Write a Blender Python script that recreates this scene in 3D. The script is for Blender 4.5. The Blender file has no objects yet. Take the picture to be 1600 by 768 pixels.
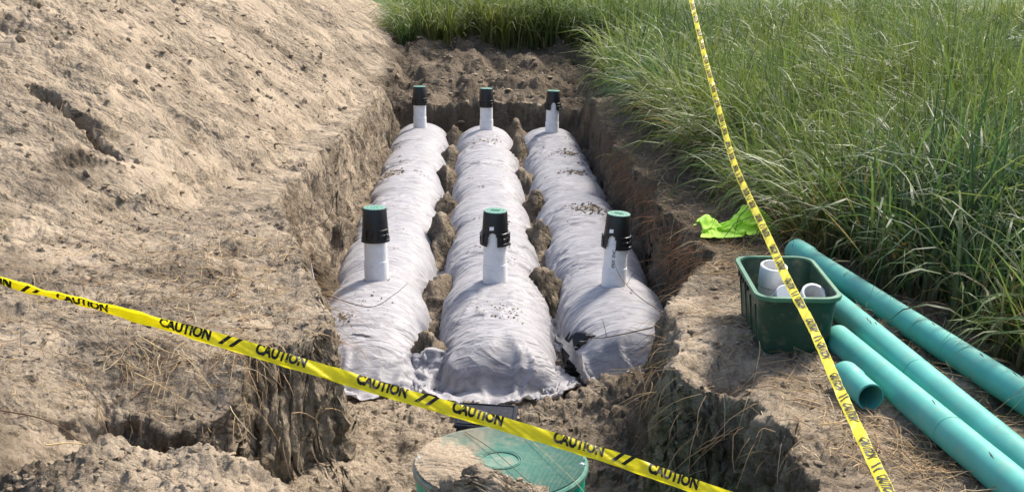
import bpy, bmesh, math, random
import numpy as np
from mathutils import Vector, Matrix

random.seed(7)
rng = np.random.default_rng(11)
scene = bpy.context.scene
C = scene.collection
R = math.radians

# ------------------------------------------------------------------ camera
cam_d = bpy.data.cameras.new('camera')
cam_d.sensor_width = 36.0
cam_d.lens = 36.0 * 1800 / 1600
cam_d.clip_start = 0.05
cam_d.clip_end = 1500
cam = bpy.data.objects.new('camera', cam_d)
C.objects.link(cam)
cam.location = (0, 0, 1.8)
cam.rotation_euler = (R(90 - 14.6), 0, -math.atan(58 / 1800))
scene.camera = cam

# ------------------------------------------------------------------ sky, sun, exposure
SUN_AZ = 44      # degrees clockwise from +Y (trench direction): right and a little behind
SUN_EL = 46
world = bpy.data.worlds.new('World')
scene.world = world
world.use_nodes = True
wn = world.node_tree.nodes
wl = world.node_tree.links
bg = wn['Background']
sky = wn.new('ShaderNodeTexSky')
sky.sky_type = 'NISHITA'
sky.sun_disc = False
sky.sun_elevation = R(SUN_EL)
sky.sun_rotation = R(SUN_AZ)
sky.dust_density = 3.0
sky.ozone_density = 0.6
wl.new(sky.outputs[0], bg.inputs[0])
bg.inputs[1].default_value = 0.15
sun_d = bpy.data.lights.new('sun', 'SUN')
sun_d.energy = 3.8
sun_d.angle = R(10)
sun_d.color = (1.0, 0.93, 0.82)
sun = bpy.data.objects.new('sun', sun_d)
C.objects.link(sun)
sd = Vector((math.sin(R(SUN_AZ)) * math.cos(R(SUN_EL)), math.cos(R(SUN_AZ)) * math.cos(R(SUN_EL)), math.sin(R(SUN_EL))))
sun.rotation_euler = sd.to_track_quat('Z', 'Y').to_euler()
scene.view_settings.view_transform = 'Standard'
scene.view_settings.look = 'None'
scene.view_settings.gamma = 1.0
scene.view_settings.exposure = 0.85

scene.cycles.max_bounces = 6
scene.cycles.diffuse_bounces = 3
scene.cycles.glossy_bounces = 2
scene.cycles.transmission_bounces = 4

# ------------------------------------------------------------------ noise
def _hash(ix, iy, iz, seed):
    h = (ix.astype(np.int64) * 374761393 + iy.astype(np.int64) * 668265263 + iz.astype(np.int64) * 2147483647 + seed * 144665) & 0xFFFFFFFF
    h = ((h ^ (h >> 13)) * 1274126177) & 0xFFFFFFFF
    h = ((h ^ (h >> 15)) * 2246822519) & 0xFFFFFFFF
    return ((h ^ (h >> 16)) & 0xFFFF).astype(np.float32) / 32767.5 - 1.0

def _grad(ix, iy, iz, seed):
    h = (ix * 374761393 + iy * 668265263 + iz * 2147483647 + seed * 144665) & 0xFFFFFFFF
    h = ((h ^ (h >> 13)) * 1274126177) & 0xFFFFFFFF
    h = ((h ^ (h >> 15)) * 2246822519) & 0xFFFFFFFF
    h ^= h >> 16
    k = np.float32(2 / 1023.0)
    return (h & 1023).astype(np.float32) * k - 1, ((h >> 10) & 1023).astype(np.float32) * k - 1, ((h >> 20) & 1023).astype(np.float32) * k - 1

def vnoise(x, y, z=None, seed=0):
    """smooth gradient noise, about -1..1"""
    x = np.asarray(x, np.float32); y = np.asarray(y, np.float32)
    x, y = np.broadcast_arrays(x, y)
    ix = np.floor(x); iy = np.floor(y)
    fx = x - ix; fy = y - iy
    ux = fx * fx * fx * (fx * (fx * 6 - 15) + 10); uy = fy * fy * fy * (fy * (fy * 6 - 15) + 10)
    ix = ix.astype(np.int64); iy = iy.astype(np.int64)
    if z is None:
        iz = np.zeros_like(ix); lay = ((0, None),); fz = np.float32(0.37)
    else:
        z = np.asarray(z, np.float32)
        iz = np.floor(z); fz = z - iz
        uz = fz * fz * (3 - 2 * fz); iz = iz.astype(np.int64); lay = ((0, None), (1, None))
    r = []
    for k, _ in lay:
        c = []
        for dy in (0, 1):
            e = []
            for dx in (0, 1):
                gx, gy, gz_ = _grad(ix + dx, iy + dy, iz + k, seed)
                e.append(gx * (fx - dx) + gy * (fy - dy) + gz_ * (fz - k))
            c.append(e[0] + (e[1] - e[0]) * ux)
        r.append(c[0] + (c[1] - c[0]) * uy)
    v = r[0] if z is None else r[0] * (1 - uz) + r[1] * uz
    return np.clip(v * 1.75, -1, 1)

def fbm(x, y, z=None, oct=4, seed=0, gain=0.5):
    t = 0; a = 1.0; n = 0.0; f = 1.0
    for o in range(oct):
        t = t + a * vnoise(x * f + 17.3 * o, y * f - 9.1 * o, None if z is None else z * f + 3.7 * o, seed + o)
        n += a; a *= gain; f *= 2.03
    return t / n

def sstep(a, b, x):
    t = np.clip((x - a) / (b - a), 0, 1)
    return t * t * (3 - 2 * t)

def domes(x, y, seed, rmin=0.15, rmax=0.55):
    """scattered half-buried lumps: one per unit cell, height in cell units"""
    x = np.asarray(x, np.float32); y = np.asarray(y, np.float32)
    ix = np.floor(x).astype(np.int64); iy = np.floor(y).astype(np.int64)
    z0 = np.zeros_like(ix)
    out = np.zeros(x.shape, np.float32)
    for dx in (-1, 0, 1):
        for dy in (-1, 0, 1):
            cx = ix + dx; cy = iy + dy
            jx = cx + 0.5 + 0.45 * _hash(cx, cy, z0, seed); jy = cy + 0.5 + 0.45 * _hash(cx, cy, z0, seed + 1)
            r = rmin + (rmax - rmin) * (0.5 + 0.5 * _hash(cx, cy, z0, seed + 2)) ** 2
            h = r * r - (x - jx) ** 2 - (y - jy) ** 2
            out = np.maximum(out, np.sqrt(np.maximum(h, 0)))
    return out

def sdf(x, y, poly):
    """signed distance to polygon, negative inside"""
    x = np.asarray(x, np.float32); y = np.asarray(y, np.float32)
    d = np.full(x.shape, 1e9, np.float32)
    ins = np.zeros(x.shape, bool)
    n = len(poly)
    for i in range(n):
        ax, ay = poly[i]; bx, by = poly[(i + 1) % n]
        ex, ey = bx - ax, by - ay
        wx, wy = x - ax, y - ay
        t = np.clip((wx * ex + wy * ey) / (ex * ex + ey * ey), 0, 1)
        dx = wx - ex * t; dy = wy - ey * t
        d = np.minimum(d, dx * dx + dy * dy)
        if ay != by:
            c = ((ay <= y) & (by > y)) | ((by <= y) & (ay > y))
            ins ^= c & (x < ax + (y - ay) / (by - ay) * ex)
    d = np.sqrt(d)
    return np.where(ins, -d, d)

# ------------------------------------------------------------------ tagging and mesh helpers
def tag(o, label=None, cat=None, group=None, kind=None):
    if label: o['label'] = label
    if cat: o['category'] = cat
    if group: o['group'] = group
    if kind: o['kind'] = kind
    return o

def empty(name, loc=(0, 0, 0), rz=0.0):
    o = bpy.data.objects.new(name, None)
    o.location = loc
    o.rotation_euler = (0, 0, rz)
    o.empty_display_size = 0.05
    C.objects.link(o)
    return o

def fast_mesh(name, V, F):
    """V (n,3); F (m,3) or (m,4) numpy"""
    me = bpy.data.meshes.new(name)
    V = np.ascontiguousarray(V, np.float32); F = np.ascontiguousarray(F, np.int32)
    k = F.shape[1]
    me.vertices.add(len(V)); me.vertices.foreach_set('co', V.ravel())
    me.loops.add(F.size); me.loops.foreach_set('vertex_index', F.ravel())
    me.polygons.add(len(F))
    me.polygons.foreach_set('loop_start', np.arange(0, F.size, k, dtype=np.int32))
    me.update(calc_edges=True)
    return me

def smooth(me, on=True):
    me.polygons.foreach_set('use_smooth', np.full(len(me.polygons), on))

def link(name, me, mat, parent=None, loc=None):
    o = bpy.data.objects.new(name, me)
    if mat is not None and not me.materials:
        me.materials.append(mat)
    C.objects.link(o)
    if parent is not None: o.parent = parent
    if loc is not None: o.location = loc
    return o

class MB:
    def __init__(s): s.v = []; s.f = []
    def add(s, v, f):
        b = len(s.v); s.v += [tuple(p) for p in v]; s.f += [tuple(i + b for i in q) for q in f]; return s
    def lathe(s, prof, n=32, c=(0, 0, 0), closed=False):
        v = []; f = []
        for (r, z) in prof:
            for k in range(n):
                a = 2 * math.pi * k / n
                v.append((c[0] + r * math.cos(a), c[1] + r * math.sin(a), c[2] + z))
        m = len(prof)
        for i in range(m if closed else m - 1):
            for k in range(n):
                i2 = (i + 1) % m
                f.append((i * n + k, i * n + (k + 1) % n, i2 * n + (k + 1) % n, i2 * n + k))
        return s.add(v, f)
    def box(s, x0, x1, y0, y1, z0, z1):
        v = [(x, y, z) for z in (z0, z1) for y in (y0, y1) for x in (x0, x1)]
        return s.add(v, [(0, 2, 3, 1), (4, 5, 7, 6), (0, 1, 5, 4), (2, 6, 7, 3), (0, 4, 6, 2), (1, 3, 7, 5)])
    def tube(s, pts, rad, n=6, caps=True):
        pts = [Vector(p) for p in pts]
        rad = rad if hasattr(rad, '__len__') else [rad] * len(pts)
        v = []; f = []
        up = None
        for i, p in enumerate(pts):
            t = (pts[min(i + 1, len(pts) - 1)] - pts[max(i - 1, 0)]).normalized()
            if up is None:
                up = t.orthogonal().normalized()
            else:
                up = (up - t * up.dot(t)).normalized()
            b = t.cross(up)
            for k in range(n):
                a = 2 * math.pi * k / n
                v.append(p + (up * math.cos(a) + b * math.sin(a)) * rad[i])
        m = len(pts)
        for i in range(m - 1):
            for k in range(n):
                f.append((i * n + k, i * n + (k + 1) % n, (i + 1) * n + (k + 1) % n, (i + 1) * n + k))
        if caps:
            f.append(tuple(range(n - 1, -1, -1))); f.append(tuple((m - 1) * n + k for k in range(n)))
        return s.add(v, f)
    def build(s, name, mat, parent=None, sm=True, loc=None, ang=None, bevel=None):
        me = bpy.data.meshes.new(name)
        me.from_pydata(s.v, [], s.f)
        me.update()
        bm = bmesh.new(); bm.from_mesh(me)
        bmesh.ops.recalc_face_normals(bm, faces=bm.faces)
        if bevel:
            es = [e for e in bm.edges if len(e.link_faces) == 2 and e.calc_face_angle() > 0.6]
            bmesh.ops.bevel(bm, geom=es, offset=bevel, segments=2, affect='EDGES', profile=0.5)
        bm.to_mesh(me); bm.free()
        if sm:
            smooth(me)
            me.set_sharp_from_angle(angle=R(ang or 40))
        return link(name, me, mat, parent, loc)

# ------------------------------------------------------------------ materials
def new_mat(name):
    m = bpy.data.materials.new(name); m.use_nodes = True
    nt = m.node_tree
    b = nt.nodes['Principled BSDF']
    return m, nt, b

def nd(nt, typ, **kw):
    n = nt.nodes.new(typ)
    for k, v in kw.items():
        setattr(n, k, v)
    return n

def noise_node(nt, vec, scale, detail=4, rough=0.55, dist=0.0):
    n = nd(nt, 'ShaderNodeTexNoise')
    n.inputs['Scale'].default_value = scale
    n.inputs['Detail'].default_value = detail
    n.inputs['Roughness'].default_value = rough
    n.inputs['Distortion'].default_value = dist
    if vec is not None: nt.links.new(vec, n.inputs['Vector'])
    return n.outputs[0]

def ramp(nt, fac, stops):
    r = nd(nt, 'ShaderNodeValToRGB')
    el = r.color_ramp.elements
    while len(el) < len(stops): el.new(0.5)
    for e, (p, c) in zip(el, stops):
        e.position = p
        e.color = (c, c, c, 1) if not hasattr(c, '__len__') else (*c, 1)
    nt.links.new(fac, r.inputs[0])
    return r.outputs[0]

def mixc(nt, fac, a, b, mode='MIX'):
    m = nd(nt, 'ShaderNodeMix', data_type='RGBA', blend_type=mode)
    for sock, val in ((m.inputs[0], fac), (m.inputs[6], a), (m.inputs[7], b)):
        if hasattr(val, 'links'): nt.links.new(val, sock)
        elif hasattr(val, '__len__'): sock.default_value = (*val, 1)
        else: sock.default_value = val
    return m.outputs[2]

def bump(nt, b, h, strength, dist, prev=None):
    n = nd(nt, 'ShaderNodeBump')
    n.inputs['Strength'].default_value = strength
    n.inputs['Distance'].default_value = dist
    nt.links.new(h, n.inputs['Height'])
    if prev is not None: nt.links.new(prev, n.inputs['Normal'])
    nt.links.new(n.outputs[0], b.inputs['Normal'])
    return n.outputs[0]

def pos(nt, scale=None):
    g = nd(nt, 'ShaderNodeNewGeometry')
    if scale is None: return g.outputs['Position']
    mp = nd(nt, 'ShaderNodeMapping')
    mp.inputs['Scale'].default_value = scale
    nt.links.new(g.outputs['Position'], mp.inputs[0])
    return mp.outputs[0]

def streak_pos(nt, fx, fy, fz):
    """world position in axes turned to the heap's fall line, long along it"""
    g = nd(nt, 'ShaderNodeNewGeometry')
    mp = nd(nt, 'ShaderNodeMapping', vector_type='TEXTURE')
    mp.inputs['Rotation'].default_value = (0, 0, R(-28))
    mp.inputs['Scale'].default_value = (1 / fx, 1 / fy, 1 / fz)
    nt.links.new(g.outputs['Position'], mp.inputs[0])
    return mp.outputs[0]

def objc(nt, scale=None):
    g = nd(nt, 'ShaderNodeTexCoord')
    if scale is None: return g.outputs['Object']
    mp = nd(nt, 'ShaderNodeMapping')
    mp.inputs['Scale'].default_value = scale
    nt.links.new(g.outputs['Object'], mp.inputs[0])
    return mp.outputs[0]

def soil_mat(name, dry, damp, use_attr=True):
    m, nt, b = new_mat(name)
    p = pos(nt)
    n1 = noise_node(nt, p, 1.3, 5, 0.6)
    n2 = noise_node(nt, p, 11, 6, 0.65)
    n3 = noise_node(nt, p, 70, 4, 0.7)
    base = mixc(nt, ramp(nt, n1, [(0.36, 0.0), (0.66, 1.0)]), dry, tuple(c * 0.88 for c in dry))
    sp = ramp(nt, n2, [(0.53, 0.0), (0.72, 0.6)])
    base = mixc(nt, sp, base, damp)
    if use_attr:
        at = nd(nt, 'ShaderNodeAttribute', attribute_name='damp')  # damp soil and the painted shade of pit and bench
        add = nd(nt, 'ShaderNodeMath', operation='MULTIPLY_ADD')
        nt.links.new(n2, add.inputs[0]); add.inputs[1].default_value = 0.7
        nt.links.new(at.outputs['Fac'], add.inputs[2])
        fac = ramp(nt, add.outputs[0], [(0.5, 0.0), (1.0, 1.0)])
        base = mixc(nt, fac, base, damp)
        at2 = nd(nt, 'ShaderNodeAttribute', attribute_name='humus')
        fh = nd(nt, 'ShaderNodeMath', operation='MULTIPLY')
        nt.links.new(at2.outputs['Fac'], fh.inputs[0])
        nt.links.new(ramp(nt, n2, [(0.3, 0.25), (0.6, 1.0)]), fh.inputs[1])
        base = mixc(nt, fh.outputs[0], base, (0.105, 0.075, 0.05))
    hp = nd(nt, 'ShaderNodeAttribute', attribute_name='heap').outputs['Fac']
    def two(a, c):        # long streaks on the heap, even crumbs elsewhere
        m_ = nd(nt, 'ShaderNodeMix', data_type='FLOAT')
        nt.links.new(hp, m_.inputs[0]); nt.links.new(a, m_.inputs[2]); nt.links.new(c, m_.inputs[3])
        return m_.outputs[0]
    n4 = two(noise_node(nt, p, 13, 5, 0.68, 0.2), noise_node(nt, streak_pos(nt, 6, 15, 12), 1.0, 5, 0.68, 0.3))
    rough_mask = ramp(nt, noise_node(nt, streak_pos(nt, 1.6, 2.6, 2.5), 1.0, 4, 0.6, 0.5), [(0.40, 0.12), (0.60, 1.0)])
    crumb_and_shadow = nd(nt, 'ShaderNodeMath', operation='MULTIPLY')
    nt.links.new(ramp(nt, n4, [(0.55, 0.0), (0.63, 0.9)]), crumb_and_shadow.inputs[0]); nt.links.new(rough_mask, crumb_and_shadow.inputs[1])
    base = mixc(nt, crumb_and_shadow.outputs[0], base, tuple(c * 0.7 for c in damp))  # dark damp clods, with their small shadows put into the colour
    grain = ramp(nt, n3, [(0.3, 0.72), (0.7, 1.18)])
    base = mixc(nt, 1.0, base, grain, 'MULTIPLY')
    nt.links.new(base, b.inputs['Base Color'])
    b.inputs['Roughness'].default_value = 0.95
    b.inputs['Specular IOR Level'].default_value = 0.15
    h1 = noise_node(nt, p, 38, 6, 0.72)
    h2 = noise_node(nt, p, 170, 3, 0.6)
    h0n = two(noise_node(nt, p, 12, 6, 0.64, 0.2), noise_node(nt, streak_pos(nt, 6, 14, 10), 1.0, 6, 0.62, 0.3))
    hm = nd(nt, 'ShaderNodeMath', operation='MULTIPLY')
    nt.links.new(h0n, hm.inputs[0]); nt.links.new(rough_mask, hm.inputs[1])
    q = bump(nt, b, hm.outputs[0], 1.0, 0.16)
    q = bump(nt, b, h1, 0.7, 0.022, q)
    bump(nt, b, h2, 0.6, 0.006, q)
    return m

SAND_DRY = (0.41, 0.332, 0.243)
SAND_DAMP_SHADE = (0.165, 0.130, 0.092)
M_soil = soil_mat('sandy_soil', SAND_DRY, SAND_DAMP_SHADE)
M_clod = soil_mat('soil_clod', (0.42, 0.335, 0.24), (0.22, 0.17, 0.12), False)

def plain(name, col, rough=0.5, spec=0.5, var=0.15, scale=8, bumpd=0.0, bscale=60, dirt=0.0, metal=0.0):
    m, nt, b = new_mat(name)
    p = objc(nt)
    n = noise_node(nt, p, scale, 5, 0.6)
    c = mixc(nt, ramp(nt, n, [(0.3, 0.0), (0.7, 1.0)]), tuple(x * (1 - var) for x in col), tuple(min(1, x * (1 + var)) for x in col))
    if dirt > 0:
        n2 = noise_node(nt, p, scale * 2.3, 6, 0.7)
        c = mixc(nt, ramp(nt, n2, [(0.5, 0.0), (0.78, dirt)]), c, (0.33, 0.26, 0.18))
    nt.links.new(c, b.inputs['Base Color'])
    rr = ramp(nt, noise_node(nt, p, scale * 3, 4), [(0.3, max(0, rough - 0.1)), (0.7, min(1, rough + 0.12))])
    nt.links.new(rr, b.inputs['Roughness'])
    b.inputs['Specular IOR Level'].default_value = spec
    b.inputs['Metallic'].default_value = metal
    if bumpd > 0:
        bump(nt, b, noise_node(nt, p, bscale, 4), 0.5, bumpd)
    return m

M_pvc = plain('white_pvc', (0.78, 0.78, 0.79), 0.38, 0.5, 0.05, 7, dirt=0.4)
M_black = plain('black_plastic', (0.012, 0.012, 0.013), 0.42, 0.45, 0.3, 20, 0.0015, 90, dirt=0.05)
M_mint = plain('mint_plastic', (0.11, 0.25, 0.195), 0.6, 0.4, 0.12, 30, 0.001, 60, dirt=0.12)
M_ink = plain('black_print', (0.015, 0.014, 0.01), 0.6, 0.3, 0.2, 30)
M_white = plain('white_sticker', (0.85, 0.85, 0.85), 0.6, 0.3, 0.05, 40)
M_teal = plain('teal_pipe_plastic', (0.075, 0.365, 0.315), 0.5, 0.4, 0.14, 5, 0.0006, 120, dirt=0.34)
M_teal_in = plain('teal_pipe_bore', (0.06, 0.30, 0.27), 0.6, 0.3, 0.15, 10)
M_bin = plain('dark_green_plastic', (0.012, 0.050, 0.030), 0.5, 0.4, 0.3, 7, 0.001, 40, dirt=0.38)
M_binrim = plain('worn_green_rim', (0.06, 0.17, 0.10), 0.5, 0.4, 0.2, 12, dirt=0.15)
M_slate = plain('slate_plastic', (0.022, 0.025, 0.036), 0.8, 0.12, 0.2, 20, dirt=0.08)
M_green = plain('bright_green_plastic', (0.0, 0.36, 0.22), 0.4, 0.5, 0.15, 10, dirt=0.15)
M_twig = plain('brown_twig', (0.16, 0.10, 0.06), 0.85, 0.2, 0.35, 40)
M_straw = plain('dry_straw', (0.52, 0.38, 0.20), 0.8, 0.2, 0.35, 30)
M_chamber = plain('chamber_plastic', (0.016, 0.016, 0.018), 0.45, 0.4, 0.2, 20, dirt=0.1)

def attr_col_mat(name, attr='col', rough=0.6, trans=0.0, spec=0.3, hue_var=0.0):
    m, nt, b = new_mat(name)
    at = nd(nt, 'ShaderNodeAttribute', attribute_name=attr)
    col = at.outputs['Color']
    if hue_var:
        oi = nd(nt, 'ShaderNodeObjectInfo')
        r = ramp(nt, oi.outputs['Random'], [(0.0, (0.7, 0.78, 0.75)), (0.5, (1.0, 1.0, 1.0)), (1.0, (1.28, 1.16, 0.9))])
        col = mixc(nt, 1.0, col, r, 'MULTIPLY')
    nt.links.new(col, b.inputs['Base Color'])
    b.inputs['Roughness'].default_value = rough
    b.inputs['Specular IOR Level'].default_value = spec
    if trans:
        t = nd(nt, 'ShaderNodeBsdfTranslucent')
        tc = mixc(nt, 1.0, col, (1.1, 1.15, 0.72), 'MULTIPLY')
        nt.links.new(tc, t.inputs['Color'])
        mx = nd(nt, 'ShaderNodeMixShader')
        mx.inputs[0].default_value = trans
        nt.links.new(b.outputs[0], mx.inputs[1]); nt.links.new(t.outputs[0], mx.inputs[2])
        nt.links.new(mx.outputs[0], nt.nodes['Material Output'].inputs[0])
    return m

M_grass = attr_col_mat('grass_blade', rough=0.5, trans=0.38, spec=0.28)
M_fibre = attr_col_mat('dry_fibre', rough=0.8, spec=0.2)

# nonwoven filter fabric
def fabric_mat():
    m, nt, b = new_mat('filter_fabric')
    p = pos(nt)
    ps = pos(nt, (7, 22, 7))
    streak = noise_node(nt, ps, 1.0, 5, 0.65, 1.2)
    broad = noise_node(nt, p, 2.4, 4, 0.6)
    fine = noise_node(nt, p, 240, 2, 0.5)
    c = mixc(nt, ramp(nt, streak, [(0.36, 0.0), (0.58, 1.0)]), (0.235, 0.23, 0.25), (0.425, 0.412, 0.432))
    c = mixc(nt, ramp(nt, broad, [(0.42, 0.0), (0.72, 0.6)]), c, (0.30, 0.293, 0.31))
    d = noise_node(nt, p, 9, 6, 0.75)
    c = mixc(nt, ramp(nt, d, [(0.6, 0.0), (0.8, 0.65)]), c, (0.36, 0.29, 0.22))
    c = mixc(nt, 1.0, c, ramp(nt, fine, [(0.2, 0.88), (0.8, 1.06)]), 'MULTIPLY')
    nt.links.new(c, b.inputs['Base Color'])
    b.inputs['Roughness'].default_value = 0.6
    b.inputs['Specular IOR Level'].default_value = 0.35
    b.inputs['Sheen Weight'].default_value = 0.15
    t = nd(nt, 'ShaderNodeBsdfTranslucent')
    nt.links.new(c, t.inputs['Color'])
    mx = nd(nt, 'ShaderNodeMixShader'); mx.inputs[0].default_value = 0.16
    nt.links.new(b.outputs[0], mx.inputs[1]); nt.links.new(t.outputs[0], mx.inputs[2])
    nt.links.new(mx.outputs[0], nt.nodes['Material Output'].inputs[0])
    # creases: ridged, warped noise running round the mound
    def ridged(vec, scale, dist):
        n = noise_node(nt, vec, scale, 3, 0.5, dist)
        s = nd(nt, 'ShaderNodeMath', operation='SUBTRACT'); nt.links.new(n, s.inputs[0]); s.inputs[1].default_value = 0.5
        a = nd(nt, 'ShaderNodeMath', operation='ABSOLUTE'); nt.links.new(s.outputs[0], a.inputs[0])
        return ramp(nt, a.outputs[0], [(0.0, 1.0), (0.09, 0.0)])
    r1 = ridged(pos(nt, (2.2, 7.5, 3.0)), 1.0, 0.8)
    r2 = ridged(pos(nt, (9, 14, 9)), 1.0, 1.0)
    q = bump(nt, b, r1, 0.35, 0.014)
    q = bump(nt, b, r2, 0.2, 0.005, q)
    bump(nt, b, fine, 0.2, 0.0012, q)
    return m
M_fabric = fabric_mat()

def tape_mat():
    m, nt, b = new_mat('yellow_tape')
    p = pos(nt)
    n = noise_node(nt, p, 25, 4)
    c = mixc(nt, ramp(nt, n, [(0.3, 0.0), (0.7, 1.0)]), (0.80, 0.70, 0.012), (0.88, 0.80, 0.03))
    nt.links.new(c, b.inputs['Base Color'])
    b.inputs['Roughness'].default_value = 0.33
    t = nd(nt, 'ShaderNodeBsdfTranslucent')
    nt.links.new(c, t.inputs['Color'])
    mx = nd(nt, 'ShaderNodeMixShader'); mx.inputs[0].default_value = 0.5
    nt.links.new(b.outputs[0], mx.inputs[1]); nt.links.new(t.outputs[0], mx.inputs[2])
    nt.links.new(mx.outputs[0], nt.nodes['Material Output'].inputs[0])
    bump(nt, b, noise_node(nt, p, 60, 3), 0.25, 0.002)
    return m
M_tape = tape_mat()

def vest_mat():
    m, nt, b = new_mat('lime_cloth')
    p = pos(nt)
    n = noise_node(nt, p, 300, 2)
    c = mixc(nt, n, (0.38, 0.72, 0.015), (0.45, 0.80, 0.03))
    nt.links.new(c, b.inputs['Base Color'])
    b.inputs['Roughness'].default_value = 0.75
    b.inputs['Sheen Weight'].default_value = 0.3
    bump(nt, b, n, 0.3, 0.001)
    return m
M_vest = vest_mat()

# ------------------------------------------------------------------ terrain
ROWS_X = [-0.735, 0.135, 0.985]          # centre lines of the three chamber rows
FLOOR = -0.92
PIT = [(-0.72, 5.45), (-0.84, 5.9), (-0.97, 6.4), (-1.12, 7.0), (-1.3, 7.5), (-1.45, 8.1), (-1.5, 9.0), (-1.42, 10.0), (-1.3, 10.9),
       (-1.28, 13.0), (-1.22, 16.2), (0.2, 16.1), (1.5, 16.0), (1.5, 12.0), (1.5, 9.4), (1.5, 8.1), (1.5, 7.3), (1.45, 6.7), (1.2, 6.2),
       (1.05, 5.8), (0.95, 5.2), (0.86, 4.75), (0.98, 4.52), (1.12, 4.42), (1.2, 3.95), (1.14, 3.5), (0.9, 3.1), (-0.2, 3.0), (-0.9, 3.7), (-1.3, 4.15),
       (-1.75, 4.5), (-1.62, 4.72), (-1.3, 4.62), (-1.06, 4.72), (-1.02, 4.98)]
PILE = [(-1.9, 30), (-1.5, 24), (-1.02, 18.3), (-1.22, 15.5), (-1.42, 13.2), (-1.62, 11), (-1.75, 9.3), (-2.05, 8.0), (-2.4, 7.2), (-3.0, 6.5), (-4.6, 5.8), (-9, 5.2), (-14, 10), (-14, 30)]

def ground_z(x, y, fine=True):
    x = np.asarray(x, np.float32); y = np.asarray(y, np.float32)
    g = 0.05 * fbm(x * 0.6, y * 0.6, oct=3, seed=3) + 0.035 * fbm(x * 2.1, y * 2.1, oct=3, seed=5)
    # right bench a little lower, dips to the trench
    g = g - 0.07 * sstep(0.9, 1.6, x) * sstep(6.2, 7.5, y)
    g = g - 0.10 * sstep(2.2, 1.5, x) * sstep(1.0, 1.4, x) * sstep(6.5, 8.0, y)
    # scoop in the right bank
    g = g - 0.16 * np.exp(-(((x - 1.08) / 0.15) ** 2 + ((y - 4.72) / 0.2) ** 2))
    # left terrace sinks towards the front
    g = g - 0.22 * sstep(5.05, 4.55, y) * sstep(-2.0, -1.55, x) * sstep(0.0, -0.9, x)
    g = g + 0.10 * sstep(-1.9, -3.2, x) * sstep(4.5, 7, y)
    # rear: rough steps up from the trench to the meadow
    rear = sstep(20.4, 16.2, y) * sstep(2.6, 1.6, x) * sstep(15.0, 16.3, y)
    stepz = -0.36 + 0.30 * sstep(17.0, 19.6, y + 0.5 * fbm(x * 1.3, y * 0.5, oct=2, seed=9))
    g = g * (1 - rear) + (g * 0.6 + stepz) * rear
    # ridge of loose dirt at the meadow's edge behind
    g = g + 0.22 * np.exp(-((y - 20.0 - 0.3 * np.sin(x * 2)) / 0.5) ** 2) * sstep(-2, -0.5, x) * sstep(2.5, 1.5, x)
    # spoil heap
    wob = 0.22 * fbm(x * 0.8, y * 0.8, oct=3, seed=13)
    dp = np.maximum(0, -sdf(x, y, PILE) + wob)
    ph = 3.3 * (1 - np.exp(-0.70 * dp / 3.3)) * sstep(-0.02, 0.25, dp) * (1 - (1 - sstep(5.2, 10.2, y)) * sstep(-1.9, -2.8, x) * 0.9)
    if fine:
        # tongues running down the heap's slope
        st = fbm(x * 1.1 + 0.35 * y, y * 5.2 - 0.6 * x, oct=4, seed=21)
        ph = ph + sstep(0.1, 0.8, dp) * (0.07 * st)
        ph = ph + sstep(0.0, 0.6, dp) * 0.10 * fbm(x * 0.9, y * 0.9, oct=3, seed=22)
    # slumped scarp low on the heap
    dh = np.abs(sdf(x, y, [(-3.22, 8.64), (-2.95, 8.46), (-2.58, 8.18), (-2.94, 8.45)])) + 0.05 * fbm(x * 6, y * 6, oct=3, seed=31)
    ph = ph - 0.17 * sstep(0.085, 0.02, dh)
    return g + ph, dp

def pit_d(x, y):
    d = -sdf(x, y, PIT)
    d = d + 0.055 * fbm(x * 2.2, y * 2.2, oct=3, seed=41) + 0.022 * fbm(x * 9, y * 9, oct=3, seed=43)
    d = d + 0.13 * fbm(x * 1.3, y * 1.3, oct=3, seed=47) * sstep(1.2, 1.4, x) * sstep(6.8, 7.6, y)
    # tooth marks in the cut faces that look at the camera
    d = d + 0.016 * vnoise(x * 34, y * 2, seed=45) * sstep(6.2, 5.6, y)
    return d

def floor_z(x, y):
    f = FLOOR + 0.0 * x
    pit = sstep(6.75, 6.2, y)
    f = f + pit * 0.09 + pit * 0.10 * fbm(x * 1.7, y * 1.7, oct=3, seed=51)
    f = f + 0.04 * np.exp(-(((x + 0.25) / 0.7) ** 2 + ((y - 6.0) / 0.28) ** 2))
    f = f + sstep(-0.45, -0.9, x) * sstep(6.6, 5.6, y) * 0.22
    f = f - 0.12 * np.exp(-(((x - 1.0) / 0.25) ** 2 + ((y - 4.1) / 0.4) ** 2))
    f = f + 0.20 * sstep(0.45, 0.95, x) * sstep(5.0, 6.2, y) * sstep(6.9, 6.5, y)
    # soil fallen between the rows
    for k, xc in enumerate((-1.2, -0.30, 0.56, 1.43)):
        jd = (y - 8.5 + 0.72) % 1.44 - 0.72
        lump = 0.14 + 0.95 * np.exp(-(jd / 0.24) ** 2) * (1 + 0.4 * vnoise(y * 2.9 + 5.1 * k, x * 4 + k, seed=60)) + 0.25 * vnoise(y * 3.9 + 5.1 * k, x * 5 + k, seed=62)
        if k in (0, 3): lump = lump + 0.35
        w = (0.16, 0.15, 0.15, 0.13)[k]
        hh = (0.32, 0.30, 0.30, 0.16)[k]
        f = f + (hh if k != 2 else hh * sstep(7.0, 7.9, y)) * lump * np.exp(-((x - xc - 0.03 * vnoise(y * 2.3, y * 0 + k, seed=61)) / w) ** 2) * sstep(6.75, 7.15, y)
    # heap of loose soil at the rear end
    f = f + 0.35 * sstep(15.75, 16.3, y)
    f = f + 0.03 * fbm(x * 6, y * 6, oct=3, seed=55)
    return f

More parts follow.
